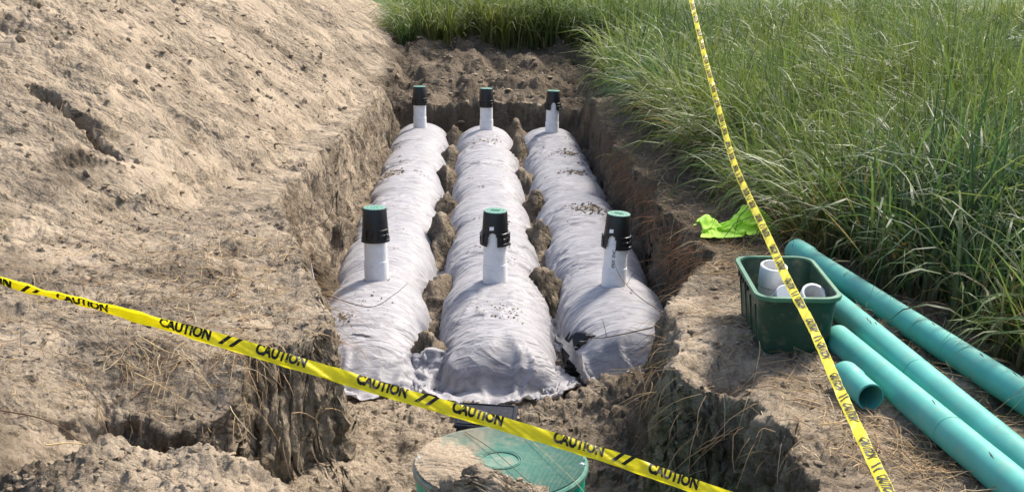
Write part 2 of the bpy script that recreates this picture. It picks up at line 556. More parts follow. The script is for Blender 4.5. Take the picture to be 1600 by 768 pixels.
def fg_ridge(x, y):
    """loose spoil in front of the pit"""
    crest = np.interp(x, [-3.0, -1.9, -1.35, -0.85, -0.6, -0.35, -0.18, 0.0, 0.2, 0.4, 0.8, 1.3], [-0.3, -0.10, 0.09, 0.04, -0.11, -0.20, 0.03, 0.165, 0.09, -0.28, -0.5, -0.6])
    yc = np.interp(x, [-3.0, -1.35, -0.8, -0.4, 0.0, 0.5], [3.8, 3.85, 3.8, 3.6, 3.46, 3.35])
    dd = (y - yc + 0.05 * fbm(x * 3, y * 3, oct=2, seed=71))
    z = crest - np.where(dd > 0, 1.35 * dd ** 1.15 if False else 1.2 * np.maximum(dd, 0), 0.13 * np.maximum(-dd, 0))
    return z + 0.03 * fbm(x * 4, y * 4, oct=3, seed=73)

def terrain(x, y):
    g, dp = ground_z(x, y)
    d = pit_d(x, y)
    w = 0.06 + 0.07 * (0.5 + 0.5 * vnoise(x * 1.1, y * 1.1, seed=81)) + 0.14 * sstep(-1.05, -1.3, x) * sstep(7.0, 8.0, y) * sstep(10.5, 9.5, y)
    w = w + 0.16 * sstep(-1.05, -1.25, x) * sstep(5.0, 4.7, y) + 0.12 * sstep(0.7, 0.9, x) * sstep(6.5, 5.5, y) + 0.05 * sstep(-1.1, -1.2, x) * sstep(9.5, 10.5, y)
    t = sstep(0, 1, d / w)
    t = np.where(t > 0, t ** 0.8, 0)
    f = np.minimum(floor_z(x, y), g - 0.02)
    z = g + (f - g) * t
    r = fg_ridge(x, y)
    fgm = sstep(0.0, 0.03, r - z) * sstep(4.6, 4.3, y)
    z = np.where((r > z) & (y < 4.6), r, z)
    return z, d, dp, fgm

# fan shaped grid; the samples then slide along each line so that steep cut faces get their share
def fan(nr_scale):
    ys = [2.3]
    while ys[-1] < 34:
        yy = ys[-1]
        k = 0.0040 * nr_scale
        if yy > 21: k = 0.02
        ys.append(yy + k * yy + 0.001)
    return np.array(ys, np.float32)
ys = fan(1.0)
us = np.concatenate([np.linspace(-0.66, -0.50, 40, endpoint=False), np.linspace(-0.50, 0.34, 640, endpoint=False), np.linspace(0.34, 0.46, 46, endpoint=False), np.linspace(0.46, 0.70, 24)]).astype(np.float32)
NU = len(us); NR = len(ys)
def blur(a, ax, n):
    for _ in range(n):
        a = 0.5 * a + 0.25 * (np.roll(a, 1, ax) + np.roll(a, -1, ax))
    return a
ysh = ys[::2]; ush = us[::2]
Xh = ush[None] * (ysh[:, None] + 0.35); Yh = np.repeat(ysh[:, None], len(ush), 1)
Zreg = terrain(Xh.ravel(), Yh.ravel())[0].reshape(Xh.shape)
# slide along the columns
dl = np.hypot(np.diff(Yh, axis=0) / Yh[:-1], 0.85 * np.diff(Zreg, axis=0) / Yh[:-1])
dl = np.minimum(dl, 0.12)
dl[ysh[:-1] > 21] = np.diff(Yh, axis=0)[ysh[:-1] > 21] / 60
dl = blur(dl, 1, 6)
ca = np.concatenate([np.zeros((1, dl.shape[1])), np.cumsum(dl, 0)])
Yn = np.empty((NR, dl.shape[1]), np.float32)
for j in range(dl.shape[1]):
    Yn[:, j] = np.interp(np.linspace(0, ca[-1, j], NR), ca[:, j], ysh)
Y = np.empty((NR, NU), np.float32)
for i in range(NR): Y[i] = np.interp(us, ush, Yn[i])
X = us[None, :] * (Y + 0.35)
# then along the rows
Z = terrain(X[::2].ravel(), Y[::2].ravel())[0].reshape(-1, NU)
Xs, Ys = X[::2], Y[::2]
du_ = np.hypot(np.diff(Xs, axis=1), np.diff(Ys, axis=1))
dl = np.hypot(du_, 0.85 * np.minimum(np.abs(np.diff(Z, axis=1)), 0.25))
dl = blur(dl, 0, 6)
ca = np.concatenate([np.zeros((len(dl), 1)), np.cumsum(dl, 1)], 1)
base_c = np.concatenate([np.zeros((len(dl), 1)), np.cumsum(du_, 1)], 1)
FJ = np.empty((len(dl), NU), np.float32)
for i in range(len(dl)):
    # keep the chosen density of the fan, add the steepness on top of it
    wgt = np.concatenate([[0], np.cumsum(dl[i] / np.maximum(du_[i], 1e-6))])
    FJ[i] = np.interp(np.linspace(0, wgt[-1], NU), wgt, np.arange(NU))
FJ = np.stack([np.interp(np.arange(NR), np.arange(0, NR, 2), FJ[:, j]) for j in range(NU)], 1)
j0 = np.clip(FJ.astype(int), 0, NU - 2); fr = FJ - j0
ii = np.arange(NR)[:, None]
X, Y = X[ii, j0] * (1 - fr) + X[ii, j0 + 1] * fr, Y[ii, j0] * (1 - fr) + Y[ii, j0 + 1] * fr
X = X.astype(np.float32); Y = Y.astype(np.float32)
Z, D, DP, FG = terrain(X.ravel(), Y.ravel())
Z = Z.reshape(NR, NU)
P = np.stack([X, Y, Z], -1)

def grid_normals(P):
    du = np.gradient(P, axis=1); dv = np.gradient(P, axis=0)
    n = np.cross(du, dv)
    return n / np.maximum(np.linalg.norm(n, axis=-1, keepdims=True), 1e-9)
Nn = grid_normals(P)
D = D.reshape(NR, NU); DP = DP.reshape(NR, NU); FG = FG.reshape(NR, NU)
px, py, pz = P[..., 0], P[..., 1], P[..., 2]
wall = sstep(0.9, 0.5, np.abs(Nn[..., 2]))
heap = sstep(0.15, 0.5, DP)
# rough crumbs everywhere, clods where the soil was dug, streaks on the heap
dug = np.clip(sstep(-0.1, 0.1, D) + FG, 0, 1)
patchy = sstep(-0.25, 0.35, fbm(px * 1.4, py * 1.4, oct=3, seed=90))
h = 0.034 * fbm(px * 4.5, py * 4.5, pz * 4.5, oct=5, seed=91, gain=0.62) * (0.6 + 0.7 * dug)
# half buried clods at three sizes; warped so that they are not round
wx = px + 0.035 * vnoise(px * 19, py * 19, pz * 19, seed=92) + 0.3 * pz; wy = py + 0.035 * vnoise(px * 19 + 40, py * 19, pz * 19, seed=93) + 0.35 * pz
dm = 1 - 0.85 * wall
rearm = sstep(15.8, 16.4, py) * (1 - heap) * sstep(22, 20.5, py)
dug = np.clip(dug + rearm, 0, 1)
h += (domes(wx / 0.17, wy / 0.17, 110) * 0.17) * dm * (0.10 + 0.30 * dug * patchy * (1 - 0.8 * FG) + 0.35 * rearm) * 0.9
h += (domes(wx / 0.075, wy / 0.075, 120) * 0.075) * dm * (0.16 + 0.45 * dug * patchy + 0.45 * patchy * (1 - heap))
h += (domes(wx / 0.034, wy / 0.034, 130) * 0.034) * (0.30 + 0.30 * patchy + 0.25 * FG)
# streaky crumbs that slid down the heap (+x is downslope)
sxx = px + 0.55 * py; syy = py - 0.25 * px
ws = syy + 0.04 * vnoise(px * 6, py * 14, seed=94)
pst = sstep(-0.2, 0.4, fbm(px * 0.9, py * 1.6, oct=3, seed=97))
h += heap * pst * ((domes(sxx / 0.42, ws / 0.13, 140, 0.2, 0.6) * 0.055) + (domes(sxx / 0.20, ws / 0.07, 150, 0.15, 0.6) * 0.038))
h += heap * 0.022 * fbm(px * 3.0 + py, py * 13, oct=3, seed=98)
tong = fbm(px * 0.9 + 0.6 * py + 0.5 * fbm(px, py, oct=2, seed=88), py * 2.1 - 0.5 * px, oct=5, seed=109, gain=0.65)
h += heap * sstep(0.0, 0.4, tong) * (0.05 * fbm(px * 6, py * 9, pz * 6, oct=4, seed=87, gain=0.65) + domes(wx / 0.11, wy / 0.11, 160) * 0.055)
h += dug * 0.022 * fbm(px * 17, py * 17, pz * 17, oct=3, seed=86, gain=0.6)
h += rearm * 0.24 * fbm(px * 1.9, py * 1.9, oct=4, seed=89)
front_cut = sstep(-0.55, -0.75, px) * sstep(-1.15, -1.0, px) * sstep(5.7, 5.5, py)
h += wall * (0.016 * front_cut * vnoise(px * 26, py * 26, pz * 2.0, seed=99) + (0.060 - 0.03 * front_cut) * fbm(px * 7, py * 7, pz * 9, oct=5, seed=100, gain=0.66) + 0.035 * np.maximum(0, vnoise(px * 11, py * 11, pz * 13, seed=102) - 0.1))
# footprints and dents on the flat bench and the pit floor
h -= 0.05 * np.maximum(0, fbm(px * 4.0, py * 4.0, oct=2, seed=101) - 0.2) * (1 - wall) * (1 - heap)
P = P + Nn * h[..., None]

# regular raster of the finished surface for placing things on it
RU = np.linspace(-0.66, 0.70, 560); RY = np.geomspace(2.3, 34, 620)
ri = np.clip(np.round(np.interp(P[..., 1], RY, np.arange(620))).astype(int), 0, 619); rj = np.clip(np.round(np.interp(P[..., 0] / (P[..., 1] + 0.35), RU, np.arange(560))).astype(int), 0, 559)
def raster(a, init=None):
    o = np.full((620, 560), -9.0); np.maximum.at(o, (ri, rj), a)
    for _ in range(40):
        m = o < -8.9
        if not m.any(): break
        nb = np.maximum.reduce([np.roll(o, 1, 0), np.roll(o, -1, 0), np.roll(o, 1, 1), np.roll(o, -1, 1)])
        o = np.where(m, nb, o)
    return o
RZ, RD, RDP, RFG = raster(P[..., 2]), raster(D), raster(DP), raster(FG)
def _look(arr, x, y):
    y = np.asarray(y, float); x = np.asarray(x, float)
    fi = np.clip(np.interp(y, RY, np.arange(620)), 0, 618.99); fj = np.clip(np.interp(x / (y + 0.35), RU, np.arange(560)), 0, 558.99)
    i = fi.astype(int); j = fj.astype(int); a = fi - i; b = fj - j
    return arr[i, j] * (1 - a) * (1 - b) + arr[i, j + 1] * (1 - a) * b + arr[i + 1, j] * a * (1 - b) + arr[i + 1, j + 1] * a * b
def surf(x, y):
    """height of the finished ground, and the pit, heap and mound masks there"""
    return _look(RZ, x, y), _look(RD, x, y), _look(RDP, x, y), _look(RFG, x, y)
def tz(x, y): return float(_look(RZ, x, y))

flat = P.reshape(-1, 3)
idx = np.arange(NR * NU).reshape(NR, NU)
quads = np.stack([idx[:-1, :-1], idx[:-1, 1:], idx[1:, 1:], idx[1:, :-1]], -1).reshape(-1, 4)
damp = 0.02 + 0.38 * sstep(0.05, 0.3, D) * sstep(-0.35, -0.6, pz) * (0.25 + 0.75 * np.maximum(sstep(0.2, 0.7, px), sstep(6.8, 7.2, py))) + 0.25 * wall + 0.30 * fbm(px * 0.9, py * 0.9, oct=3, seed=103) + 0.18 * FG  # damp soil, plus shade painted over the right half of the pit
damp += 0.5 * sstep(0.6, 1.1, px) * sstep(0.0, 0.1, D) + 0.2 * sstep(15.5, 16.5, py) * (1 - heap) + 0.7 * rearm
damp += 0.6 * sstep(1.25, 1.6, px) * sstep(4.5, 7.0, py) + 0.30 * sstep(0.95, 1.3, px)  # right bench: grass shade put into the colour, over darker bank soil
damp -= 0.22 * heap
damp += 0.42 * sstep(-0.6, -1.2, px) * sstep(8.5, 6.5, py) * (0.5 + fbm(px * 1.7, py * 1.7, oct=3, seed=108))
damp += heap * (0.50 * sstep(0.0, 0.45, tong))
damp += heap * 0.5 * sstep(0.15, 0.5, fbm(px * 0.5 + 3, py * 0.5, oct=2, seed=105))
gz0 = ground_z(px.ravel(), py.ravel())[0].reshape(NR, NU)
band = sstep(-0.40, -0.22, pz - gz0) * sstep(-0.02, -0.07, pz - gz0) * sstep(0.02, 0.06, D) * (1 - FG)
humus = 0.75 * band * (0.6 + 0.8 * fbm(px * 3, py * 3, pz * 3, oct=3, seed=107))
humus += 0.55 * sstep(1.85, 2.3, px) * sstep(30, 6, py) + 0.6 * sstep(19.0, 20.3, py) * (1 - heap)
humus = np.clip(humus, 0, 1)

def terrain_piece(name, mask_q):
    q = quads[mask_q]
    used = np.unique(q)
    remap = np.full(len(flat), -1, np.int32); remap[used] = np.arange(len(used), dtype=np.int32)
    me = fast_mesh(name, flat[used], remap[q])
    smooth(me)
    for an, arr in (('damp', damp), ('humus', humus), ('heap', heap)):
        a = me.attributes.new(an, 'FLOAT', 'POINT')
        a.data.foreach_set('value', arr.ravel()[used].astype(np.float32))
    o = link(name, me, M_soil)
    tag(o, kind='structure')
    return o
qc = quads[:, 0]
is_fg = (FG.ravel()[qc] > 0.5)
is_pit = (D.ravel()[qc] > 0.0) & ~is_fg
is_heap = (DP.ravel()[qc] > 0.12) & ~is_pit & ~is_fg
is_bank = ~(is_fg | is_pit | is_heap)
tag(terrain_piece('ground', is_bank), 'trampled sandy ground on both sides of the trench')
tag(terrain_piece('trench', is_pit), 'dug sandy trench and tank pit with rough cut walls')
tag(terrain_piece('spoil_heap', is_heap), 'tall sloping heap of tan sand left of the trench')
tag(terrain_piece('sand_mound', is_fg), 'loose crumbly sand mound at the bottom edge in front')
# far meadow floor out to the horizon, under the detailed ground
mb = MB()
ringz = -0.9
mb.add([(-700, -60, -1.6), (700, -60, -1.6), (700, 2.0, -1.6), (-700, 2.0, -1.6)], [(0, 1, 2, 3)])
mb.add([(-700, 2.0, -1.6), (700, 2.0, -1.6), (700, 33, -1.6), (-700, 33, -1.6)], [(0, 1, 2, 3)])
mb.add([(-700, 33, -0.05), (700, 33, -0.05), (700, 900, 0.0), (-700, 900, 0.0)], [(0, 1, 2, 3)])
M_meadow = plain('meadow_floor', (0.07, 0.10, 0.03), 0.9, 0.1, 0.4, 0.4)
tag(mb.build('meadow', M_meadow, sm=False), 'distant meadow ground beyond the tall grass', kind='structure')

# ------------------------------------------------------------------ cloth (position based)
def run_cloth(P0, rest_u, rest_v, collide, steps=110, iters=6, pins=None, g=-0.0022, damp_v=0.93, bend=0.12):
    """P0 (nv,nu,3)."""
    p = P0.copy().astype(np.float32); q = p.copy()
    nv, nu = p.shape[:2]
    pin_mask = None
    if pins is not None:
        pin_mask, pin_pos = pins
    rs = np.sqrt(rest_u ** 2 + rest_v ** 2)
    def con(a, b, L, k):
        d = b - a
        l = np.sqrt((d * d).sum(-1, keepdims=True)) + 1e-9
        c = d * (0.5 * k * (l - L) / l)
        return c
    for s in range(steps):
        v = (p - q) * damp_v
        q = p.copy()
        p = p + v
        p[..., 2] += g
        for it in range(iters):
            for o in (0, 1):
                a = p[:, o:nu - 1:2]; b = p[:, o + 1:nu:2]; n = min(a.shape[1], b.shape[1])
                c = con(a[:, :n], b[:, :n], rest_u[:, o:nu - 1:2][:, :n], 1.0); a[:, :n] += c; b[:, :n] -= c
                a = p[o:nv - 1:2]; b = p[o + 1:nv:2]; n = min(len(a), len(b))
                c = con(a[:n], b[:n], rest_v[o:nv - 1:2][:n], 1.0); a[:n] += c; b[:n] -= c
            if it % 2 == 0:
                for o in (0, 1):
                    a = p[o:nv - 1:2, :-1]; b = p[o + 1:nv:2, 1:]; n = min(len(a), len(b))
                    L = rs[o:nv - 1:2, :-1][:n]
                    c = con(a[:n], b[:n], L, 0.5); a[:n] += c; b[:n] -= c
                    a = p[o:nv - 1:2, 1:]; b = p[o + 1:nv:2, :-1]
                    c = con(a[:n], b[:n], L, 0.5); a[:n] += c; b[:n] -= c
                # bending: keep second neighbours apart
                a = p[:, :-2]; b = p[:, 2:]
                c = con(a, b, 2 * rest_u[:, :-1][:, :a.shape[1]], bend); p[:, :-2] += c * 0.5; p[:, 2:] -= c * 0.5
                a = p[:-2]; b = p[2:]
                c = con(a, b, 2 * rest_v[:a.shape[0]], bend); p[:-2] += c * 0.5; p[2:] -= c * 0.5
            if pin_mask is not None:
                p[pin_mask] = pin_pos
        p2 = collide(p)
        hit = (np.abs(p2 - p).sum(-1) > 1e-7)[..., None]
        p = p2
        q = np.where(hit, q + (p - q) * 0.75, q)     # friction
    return p

FLOOR_SM = RZ.copy()
for _ in range(3):
    FLOOR_SM[1:-1, 1:-1] = np.maximum(FLOOR_SM[1:-1, 1:-1], 0.25 * (FLOOR_SM[:-2, 1:-1] + FLOOR_SM[2:, 1:-1] + FLOOR_SM[1:-1, :-2] + FLOOR_SM[1:-1, 2:]))
A_CH, B_CH = 0.378, 0.355
def joint_d(y):
    return (y - 8.5 + 0.72) % 1.44 - 0.72
def chamber_scale(y):
    return 1.05 - (0.10 + 0.035 * np.sin(y * 2.3)) * np.exp(-(joint_d(y) / 0.24) ** 2) + 0.012 * np.cos(joint_d(y) * 2 * math.pi / 0.36)

def make_collider(xc, y0, y1, zt, slope):
    b0 = zt - FLOOR
    def col(p):
        p = p.copy()
        x = p[..., 0] - xc; y = p[..., 1]; z = p[..., 2] - FLOOR
        s = chamber_scale(y + (0.12, 0.0, 0.05)[0 if xc < 0 else (1 if xc < 0.5 else 2)])
        t = np.clip((y - y0) / slope, 0, 1)
        ens = np.sqrt(np.clip(1 - (1 - t) ** 1.7, 0, 1))
        a = A_CH * s * (0.80 + 0.20 * ens); b = np.maximum(b0 * (1 + (s - 1) * 0.9) * ens, 0.03)
        zz = np.maximum(z, 0)
        e = 2.35
        r = ((np.abs(x) / a) ** e + (zz / b) ** e) ** (1 / e)
        inside = (r < 1) & (y > y0) & (y < y1)
        k = 1 / np.maximum(r, 1e-3)
        pen = (1 - r) * np.minimum(a, b)
        endpen = np.minimum(y - y0, y1 - y)
        radial = inside & (pen <= endpen + 0.004)
        axial = inside & ~radial
        p[..., 0] = np.where(radial, xc + x * k, p[..., 0])
        p[..., 2] = np.where(radial, FLOOR + np.where(z > 0, z * k, z), p[..., 2])
        p[..., 1] = np.where(axial, np.where(y - y0 < y1 - y, y0, y1), p[..., 1])
        fl = np.where(p[..., 1] < 7.0, _look(FLOOR_SM, p[..., 0], p[..., 1]) + 0.022, FLOOR + 0.03)
        below = p[..., 2] < fl
        p[..., 2] = np.where(below, fl, p[..., 2])
        return p
    return col

def upsample(p):
    """double the grid with smooth (cubic) midpoints"""
    for ax in (0, 1):
        p = np.moveaxis(p, ax, 0)
        n = len(p)
        e = np.concatenate([2 * p[:1] - p[1:2], p, 2 * p[-1:] - p[-2:-1]])
        mid = (-e[:-3] + 9 * e[1:-2] + 9 * e[2:-1] - e[3:]) / 16
        o = np.empty((2 * n - 1, *p.shape[1:]), p.dtype)
        o[0::2] = p; o[1::2] = mid
        p = np.moveaxis(o, 0, ax)
    return p

def ridge(n, w):
    return np.clip(1 - np.abs(n) / w, 0, 1) ** 1.5

def make_sheet(i, y0, y1, over, width, zt, seed, slack, pinfun=None):
    xc = ROWS_X[i]
    su, sv = 0.034, 0.036
    nu = int(width / su) + 1
    ya, yb = y0 - over, y1 + 0.42
    nv = int((yb - ya) / sv) + 1
    U = (np.arange(nu) - (nu - 1) / 2) * su
    V = ya + np.arange(nv) * (yb - ya) / (nv - 1)
    gx, gy = np.meshgrid(xc + U, V)
    # start arched just above the chamber so that the sheet settles instead of falling
    th = U / 0.40
    sx = xc + np.sin(np.clip(th, -1.45, 1.45)) * 0.405
    szz = zt + 0.035 - (1 - np.cos(np.clip(th, -1.45, 1.45))) * 0.36
    extra = np.maximum(np.abs(th) - 1.45, 0) * 0.40
    szz = szz - extra * 0.9
    sx = sx + np.sign(U) * extra * 0.35
    P0 = np.stack([np.repeat(sx[None], nv, 0), gy, np.repeat(szz[None], nv, 0)], -1)
    P0[..., 2] += 0.02 * fbm(gx * 5, gy * 5, oct=2, seed=seed) + 0.015
    P0[..., 2] = np.maximum(P0[..., 2], FLOOR + 0.05)
    def rests(gx, gy, su, sv, slack, nf):
        sl = 1 + slack * (0.6 + 1.3 * np.clip(fbm(gx * 1.6 * nf + 0.6 * gy, gy * 2.4 * nf, oct=2, seed=seed + 5), -0.45, 1))
        return (su * (1 + 0.5 * (sl - 1)))[..., None].astype(np.float32), (sv * sl)[..., None].astype(np.float32)
    svr = (yb - ya) / (nv - 1)
    ru, rv = rests(gx, gy, su, svr, slack, 1)
    col = make_collider(xc, y0, y1, zt, (0.80, 0.34, 0.22)[i])
    pins = pinfun(nv, nu, su, svr) if pinfun else None
    p = run_cloth(P0, ru, rv, col, steps=130, pins=pins)
    # finer second pass
    p = upsample(p); gx = upsample(gx[..., None])[..., 0]; gy = upsample(gy[..., None])[..., 0]
    ru, rv = rests(gx, gy, su / 2, svr / 2, slack * 1.2, 2.2)
    pins2 = None
    if pins is not None:
        m2 = np.zeros(p.shape[:2], bool); m2[::2, ::2] = pins[0]
        pins2 = (m2, pins[1])
    p = p + 0.004 * rng.standard_normal(p.shape).astype(np.float32) * np.array([0.3, 0.3, 1], np.float32)
    p = run_cloth(p, ru, rv, col, steps=26, iters=5, pins=pins2, bend=0.10)
    # sharp drag creases round the mound and a few crossing ones
    n = grid_normals(p)
    n *= np.sign(n[..., 2:3].mean())
    gu = gx - xc
    wa = gy + 0.10 * fbm(gu * 3, gy * 1.2, oct=3, seed=seed + 9) + 0.45 * gu * vnoise(gy * 0.55, gy * 0 + i, seed=seed + 8)
    c1 = ridge(vnoise(gu * 1.7, wa * 3.6, seed=seed + 10), 0.20) * sstep(-0.35, 0.25, vnoise(gu * 2.2 + 9, gy * 1.6, seed=seed + 11))
    c2 = ridge(vnoise(gu * 3.4 + wa * 2.4, wa * 4.2 - gu * 3.0, seed=seed + 12), 0.16) * sstep(0.0, 0.4, vnoise(gu * 2 + 3, gy * 1.1, seed=seed + 13))
    c3 = ridge(vnoise(gu * 3.0 - wa * 2.0, wa * 8 + gu * 4, seed=seed + 14), 0.2)
    front = sstep(y0 + 0.42, y0 + 0.05, gy)
    pl = ridge(vnoise(gu * 6.0 + 0.8 * vnoise(gy * 3, gu * 3, seed=seed + 17), gy * 0.9, seed=seed + 16), 0.35)
    p = p + n * (front * 0.035 * pl)[..., None]
    p = p + n * (0.010 * c1 + 0.022 * c2 + 0.002 * c3 + 0.010 * fbm(gu * 3, wa * 6, oct=3, seed=seed + 15))[..., None]
    nv, nu = p.shape[:2]
    idx = np.arange(nv * nu).reshape(nv, nu)
    q = np.stack([idx[:-1, :-1], idx[:-1, 1:], idx[1:, 1:], idx[1:, :-1]], -1).reshape(-1, 4)
    if i == 2:      # torn away at the front left side, where the chamber shows
        cu = (gx - xc)[:-1, :-1].ravel(); cv = (gy - gy.min())[:-1, :-1].ravel()
        gone = (cu < -0.33 + 0.05 * vnoise(cv * 9, cu * 9, seed=5)) & (cv > 0.015 + 0.25 * (cu + 0.65)) & (cv < 0.80 - 0.4 * (cu + 0.65))
        q = q[~gone]
    me = fast_mesh('filter_fabric', p.reshape(-1, 3), q)
    smooth(me)
    o = link('filter_fabric', me, M_fabric)
    return o, p

def hem_pins(spots):
    """spots: (across the sheet in metres from its middle, along from the front hem, world point)"""
    def f(nv, nu, su, sv):
        d = {}
        for u, v, w in spots:
            k = (min(nv - 1, max(0, int(round(v / sv)))), min(nu - 1, max(0, int(round(u / su + (nu - 1) / 2)))))
            d[k] = w
        m = np.zeros((nv, nu), bool)
        for k in d: m[k] = True
        return m, np.array([d[k] for k in sorted(d)], np.float32)
    return f
def gz(x, y, dz=0.02): return (x, y, float(_look(RZ, x, y)) + dz)
PIN_L = hem_pins([(-0.62, 0.0, gz(-1.04, 6.80)), (-0.40, 0.0, gz(-0.93, 6.60)), (-0.18, 0.0, gz(-0.78, 6.50)), (0.05, 0.0, gz(-0.62, 6.42)), (0.20, 0.0, gz(-0.52, 6.50)), (0.45, 0.0, gz(-0.36, 6.56)), (0.62, 0.0, gz(-0.30, 6.78))])
PIN_M = hem_pins([(-0.66, 0.0, gz(-0.36, 6.62)), (-0.42, 0.0, gz(-0.26, 6.44)), (-0.20, 0.0, gz(-0.08, 6.38)), (0.02, 0.0, gz(0.12, 6.50, 0.05)), (0.22, 0.0, gz(0.33, 6.28)), (0.44, 0.0, gz(0.40, 6.58, 0.04)), (0.66, 0.0, gz(0.47, 6.56))])
PIN_R = hem_pins([(-0.64, 0.0, (0.485, 6.74, -0.50)), (-0.58, 0.0, (0.525, 6.735, -0.515)), (-0.64, 0.07, (0.50, 6.80, -0.49)), (-0.50, 0.0, (0.59, 6.73, -0.55)), (-0.40, 0.0, (0.645, 6.74, -0.65)), (-0.28, 0.0, gz(0.665, 6.72, 0.03)), (0.0, 0.0, gz(0.96, 6.62)), (0.32, 0.0, gz(1.28, 6.70))])

ROW_Y0 = [6.66, 6.66, 6.78]
ROW_Y1 = [15.85, 15.6, 15.35]
ROW_ZT = [-0.565, -0.565, -0.57]
sheet_p = []
names = ['white filter fabric draped over the left chamber row', 'white filter fabric over the middle chamber row with torn hem points on the sand',
         'white filter fabric over the right chamber row with its front corner lifted']
for i in range(3):
    o, p = make_sheet(i, ROW_Y0[i], ROW_Y1[i], (0.26, 0.36, 0.30)[i], (1.32, 1.36, 1.30)[i], ROW_ZT[i], 200 + 31 * i, (0.014, 0.016, 0.014)[i], (PIN_L, PIN_M, PIN_R)[i])
    tag(o, names[i], 'fabric', 'filter fabric sheets over the chamber rows')
    sheet_p.append(p)

def sheet_top(i, x, y):
    p = sheet_p[i].reshape(-1, 3)
    d = (p[:, 0] - x) ** 2 + (p[:, 1] - y) ** 2
    k = np.argsort(d)[:6]
    return float(p[k, 2].max())

# black arch chamber under the right row, seen through the open corner
ch = empty('leaching_chamber', (ROWS_X[2] - 0.078, 7.02, FLOOR))
mb = MB()
prof = []
na = 20
Lc = 0.34
for j in range(49):
    y = 0.012 + Lc * j / 48
    s = 0.875 + 0.02 * math.cos(j * math.pi / 2)
    prof.append([(A_CH * s * math.copysign(abs(math.cos(a)) ** 0.85, math.cos(a)), y, 0.345 * s * abs(math.sin(a)) ** 0.85) for a in [math.pi * k / na for k in range(na + 1)]])
vv = [p for r_ in prof for p in r_]
ff = [(j * (na + 1) + k, j * (na + 1) + k + 1, (j + 1) * (na + 1) + k + 1, (j + 1) * (na + 1) + k) for j in range(48) for k in range(na)]
mb.add(vv, ff)
mb.build('arch_shell', M_chamber, ch)
mb = MB()
ep = prof[0]
mb.add([(x * 0.97, 0.008, z * 0.97) for x, y, z in ep] + [(0, 0.008, 0)], [(k, k + 1, na + 1) for k in range(na)])
mb.build('end_plate', M_chamber, ch, sm=False)
for k in range(7):
    zz = 0.04 + 0.04 * k
    hw = A_CH * 0.9 * math.sqrt(max(0.05, 1 - (zz / 0.345) ** 2))
    MB().box(-hw, hw, -0.012, 0.006, zz, zz + 0.014).build('louver', M_chamber, ch, sm=False)
tag(ch, 'black ribbed arch chamber showing under the lifted corner of the right fabric', 'chamber')

# ------------------------------------------------------------------ inspection pipes and valve boxes
def valve_body(notch_w=0.062, notch_h=0.10):
    """tapered round box, open below, flange band, mouse-hole notch on the -Y side and one opposite"""
    bm = bmesh.new()
    n = 72
    prof = [(0.0835, 0.240), (0.0855, 0.236), (0.0935, 0.096), (0.0945, 0.092), (0.0985, 0.090), (0.1000, 0.060), (0.0995, 0.056), (0.1030, 0.054), (0.1045, 0.020), (0.1090, 0.018), (0.1095, 0.0)]
    # resample vertically so the notch can be cut out
    zs = sorted(set([p[1] for p in prof] + [0.012 * k for k in range(9)] + [0.1]), reverse=True)
    pr = sorted(prof, key=lambda t: t[1])
    rz = lambda z: float(np.interp(z, [t[1] for t in pr], [t[0] for t in pr]))
    rings = []
    for z in zs:
        rings.append([bm.verts.new((rz(z) * math.cos(2 * math.pi * k / n), rz(z) * math.sin(2 * math.pi * k / n), z)) for k in range(n)])
    for i in range(len(zs) - 1):
        zm = 0.5 * (zs[i] + zs[i + 1])
        for k in range(n):
            a = 2 * math.pi * (k + 0.5) / n
            hole = False
            for a0 in (-math.pi / 2, math.pi / 2):
                da = (a - a0 + math.pi) % (2 * math.pi) - math.pi
                w = abs(da) * 0.1
                hw = notch_w / 2
                top = notch_h - hw + math.sqrt(max(0, hw * hw - w * w)) if w < hw else -1
                if zm < top: hole = True
            if not hole:
                bm.faces.new((rings[i][k], rings[i + 1][k], rings[i + 1][(k + 1) % n], rings[i][(k + 1) % n]))
    me = bpy.data.meshes.new('box_body')
    loose = [v for v in bm.verts if not v.link_faces]
    bmesh.ops.delete(bm, geom=loose, context='VERTS')
    bmesh.ops.recalc_face_normals(bm, faces=bm.faces)
    ex = bmesh.ops.solidify(bm, geom=bm.faces[:], thickness=0.004)
    bm.to_mesh(me); bm.free()
    smooth(me); me.set_sharp_from_angle(angle=R(35))
    return me

me_body = valve_body(); me_body.materials.append(M_black)
mb = MB(); mb.lathe([(0.0005, 0.246), (0.06, 0.246), (0.0795, 0.245), (0.0815, 0.243), (0.0815, 0.233), (0.0005, 0.233)], 48)
me_lid = mb.build('tmp_lid', M_mint).data
bpy.data.objects.remove(bpy.data.objects['tmp_lid'])
mb = MB()
for k in range(12):
    a = 2 * math.pi * k / 12
    mb.lathe([(0.0005, 0.0475), (0.0045, 0.0475), (0.0045, 0.0455)], 8, (0.055 * math.cos(a), 0.055 * math.sin(a), 0.2))
for y in (-0.018, 0.0, 0.018):
    mb.box(-0.034, 0.034, y - 0.0035, y + 0.0035, 0.2455, 0.2480)
me_marks = mb.build('tmp_marks', plain('mint_emboss', (0.06, 0.22, 0.15), 0.6, 0.3, 0.1, 30), sm=False).data
bpy.data.objects.remove(bpy.data.objects['tmp_marks'])
mb = MB(); mb.box(0.1025, 0.1095, -0.003, 0.003, 0.02, 0.088)
me_rib = mb.build('tmp_ribs', M_black, sm=False).data
bpy.data.objects.remove(bpy.data.objects['tmp_ribs'])
mb = MB(); mb.lathe([(0.080, 0.0), (0.0835, 0.0), (0.0835, 0.46), (0.080, 0.46)], 48, closed=True)
me_pipe = mb.build('tmp_pipe', M_pvc).data
bpy.data.objects.remove(bpy.data.objects['tmp_pipe'])
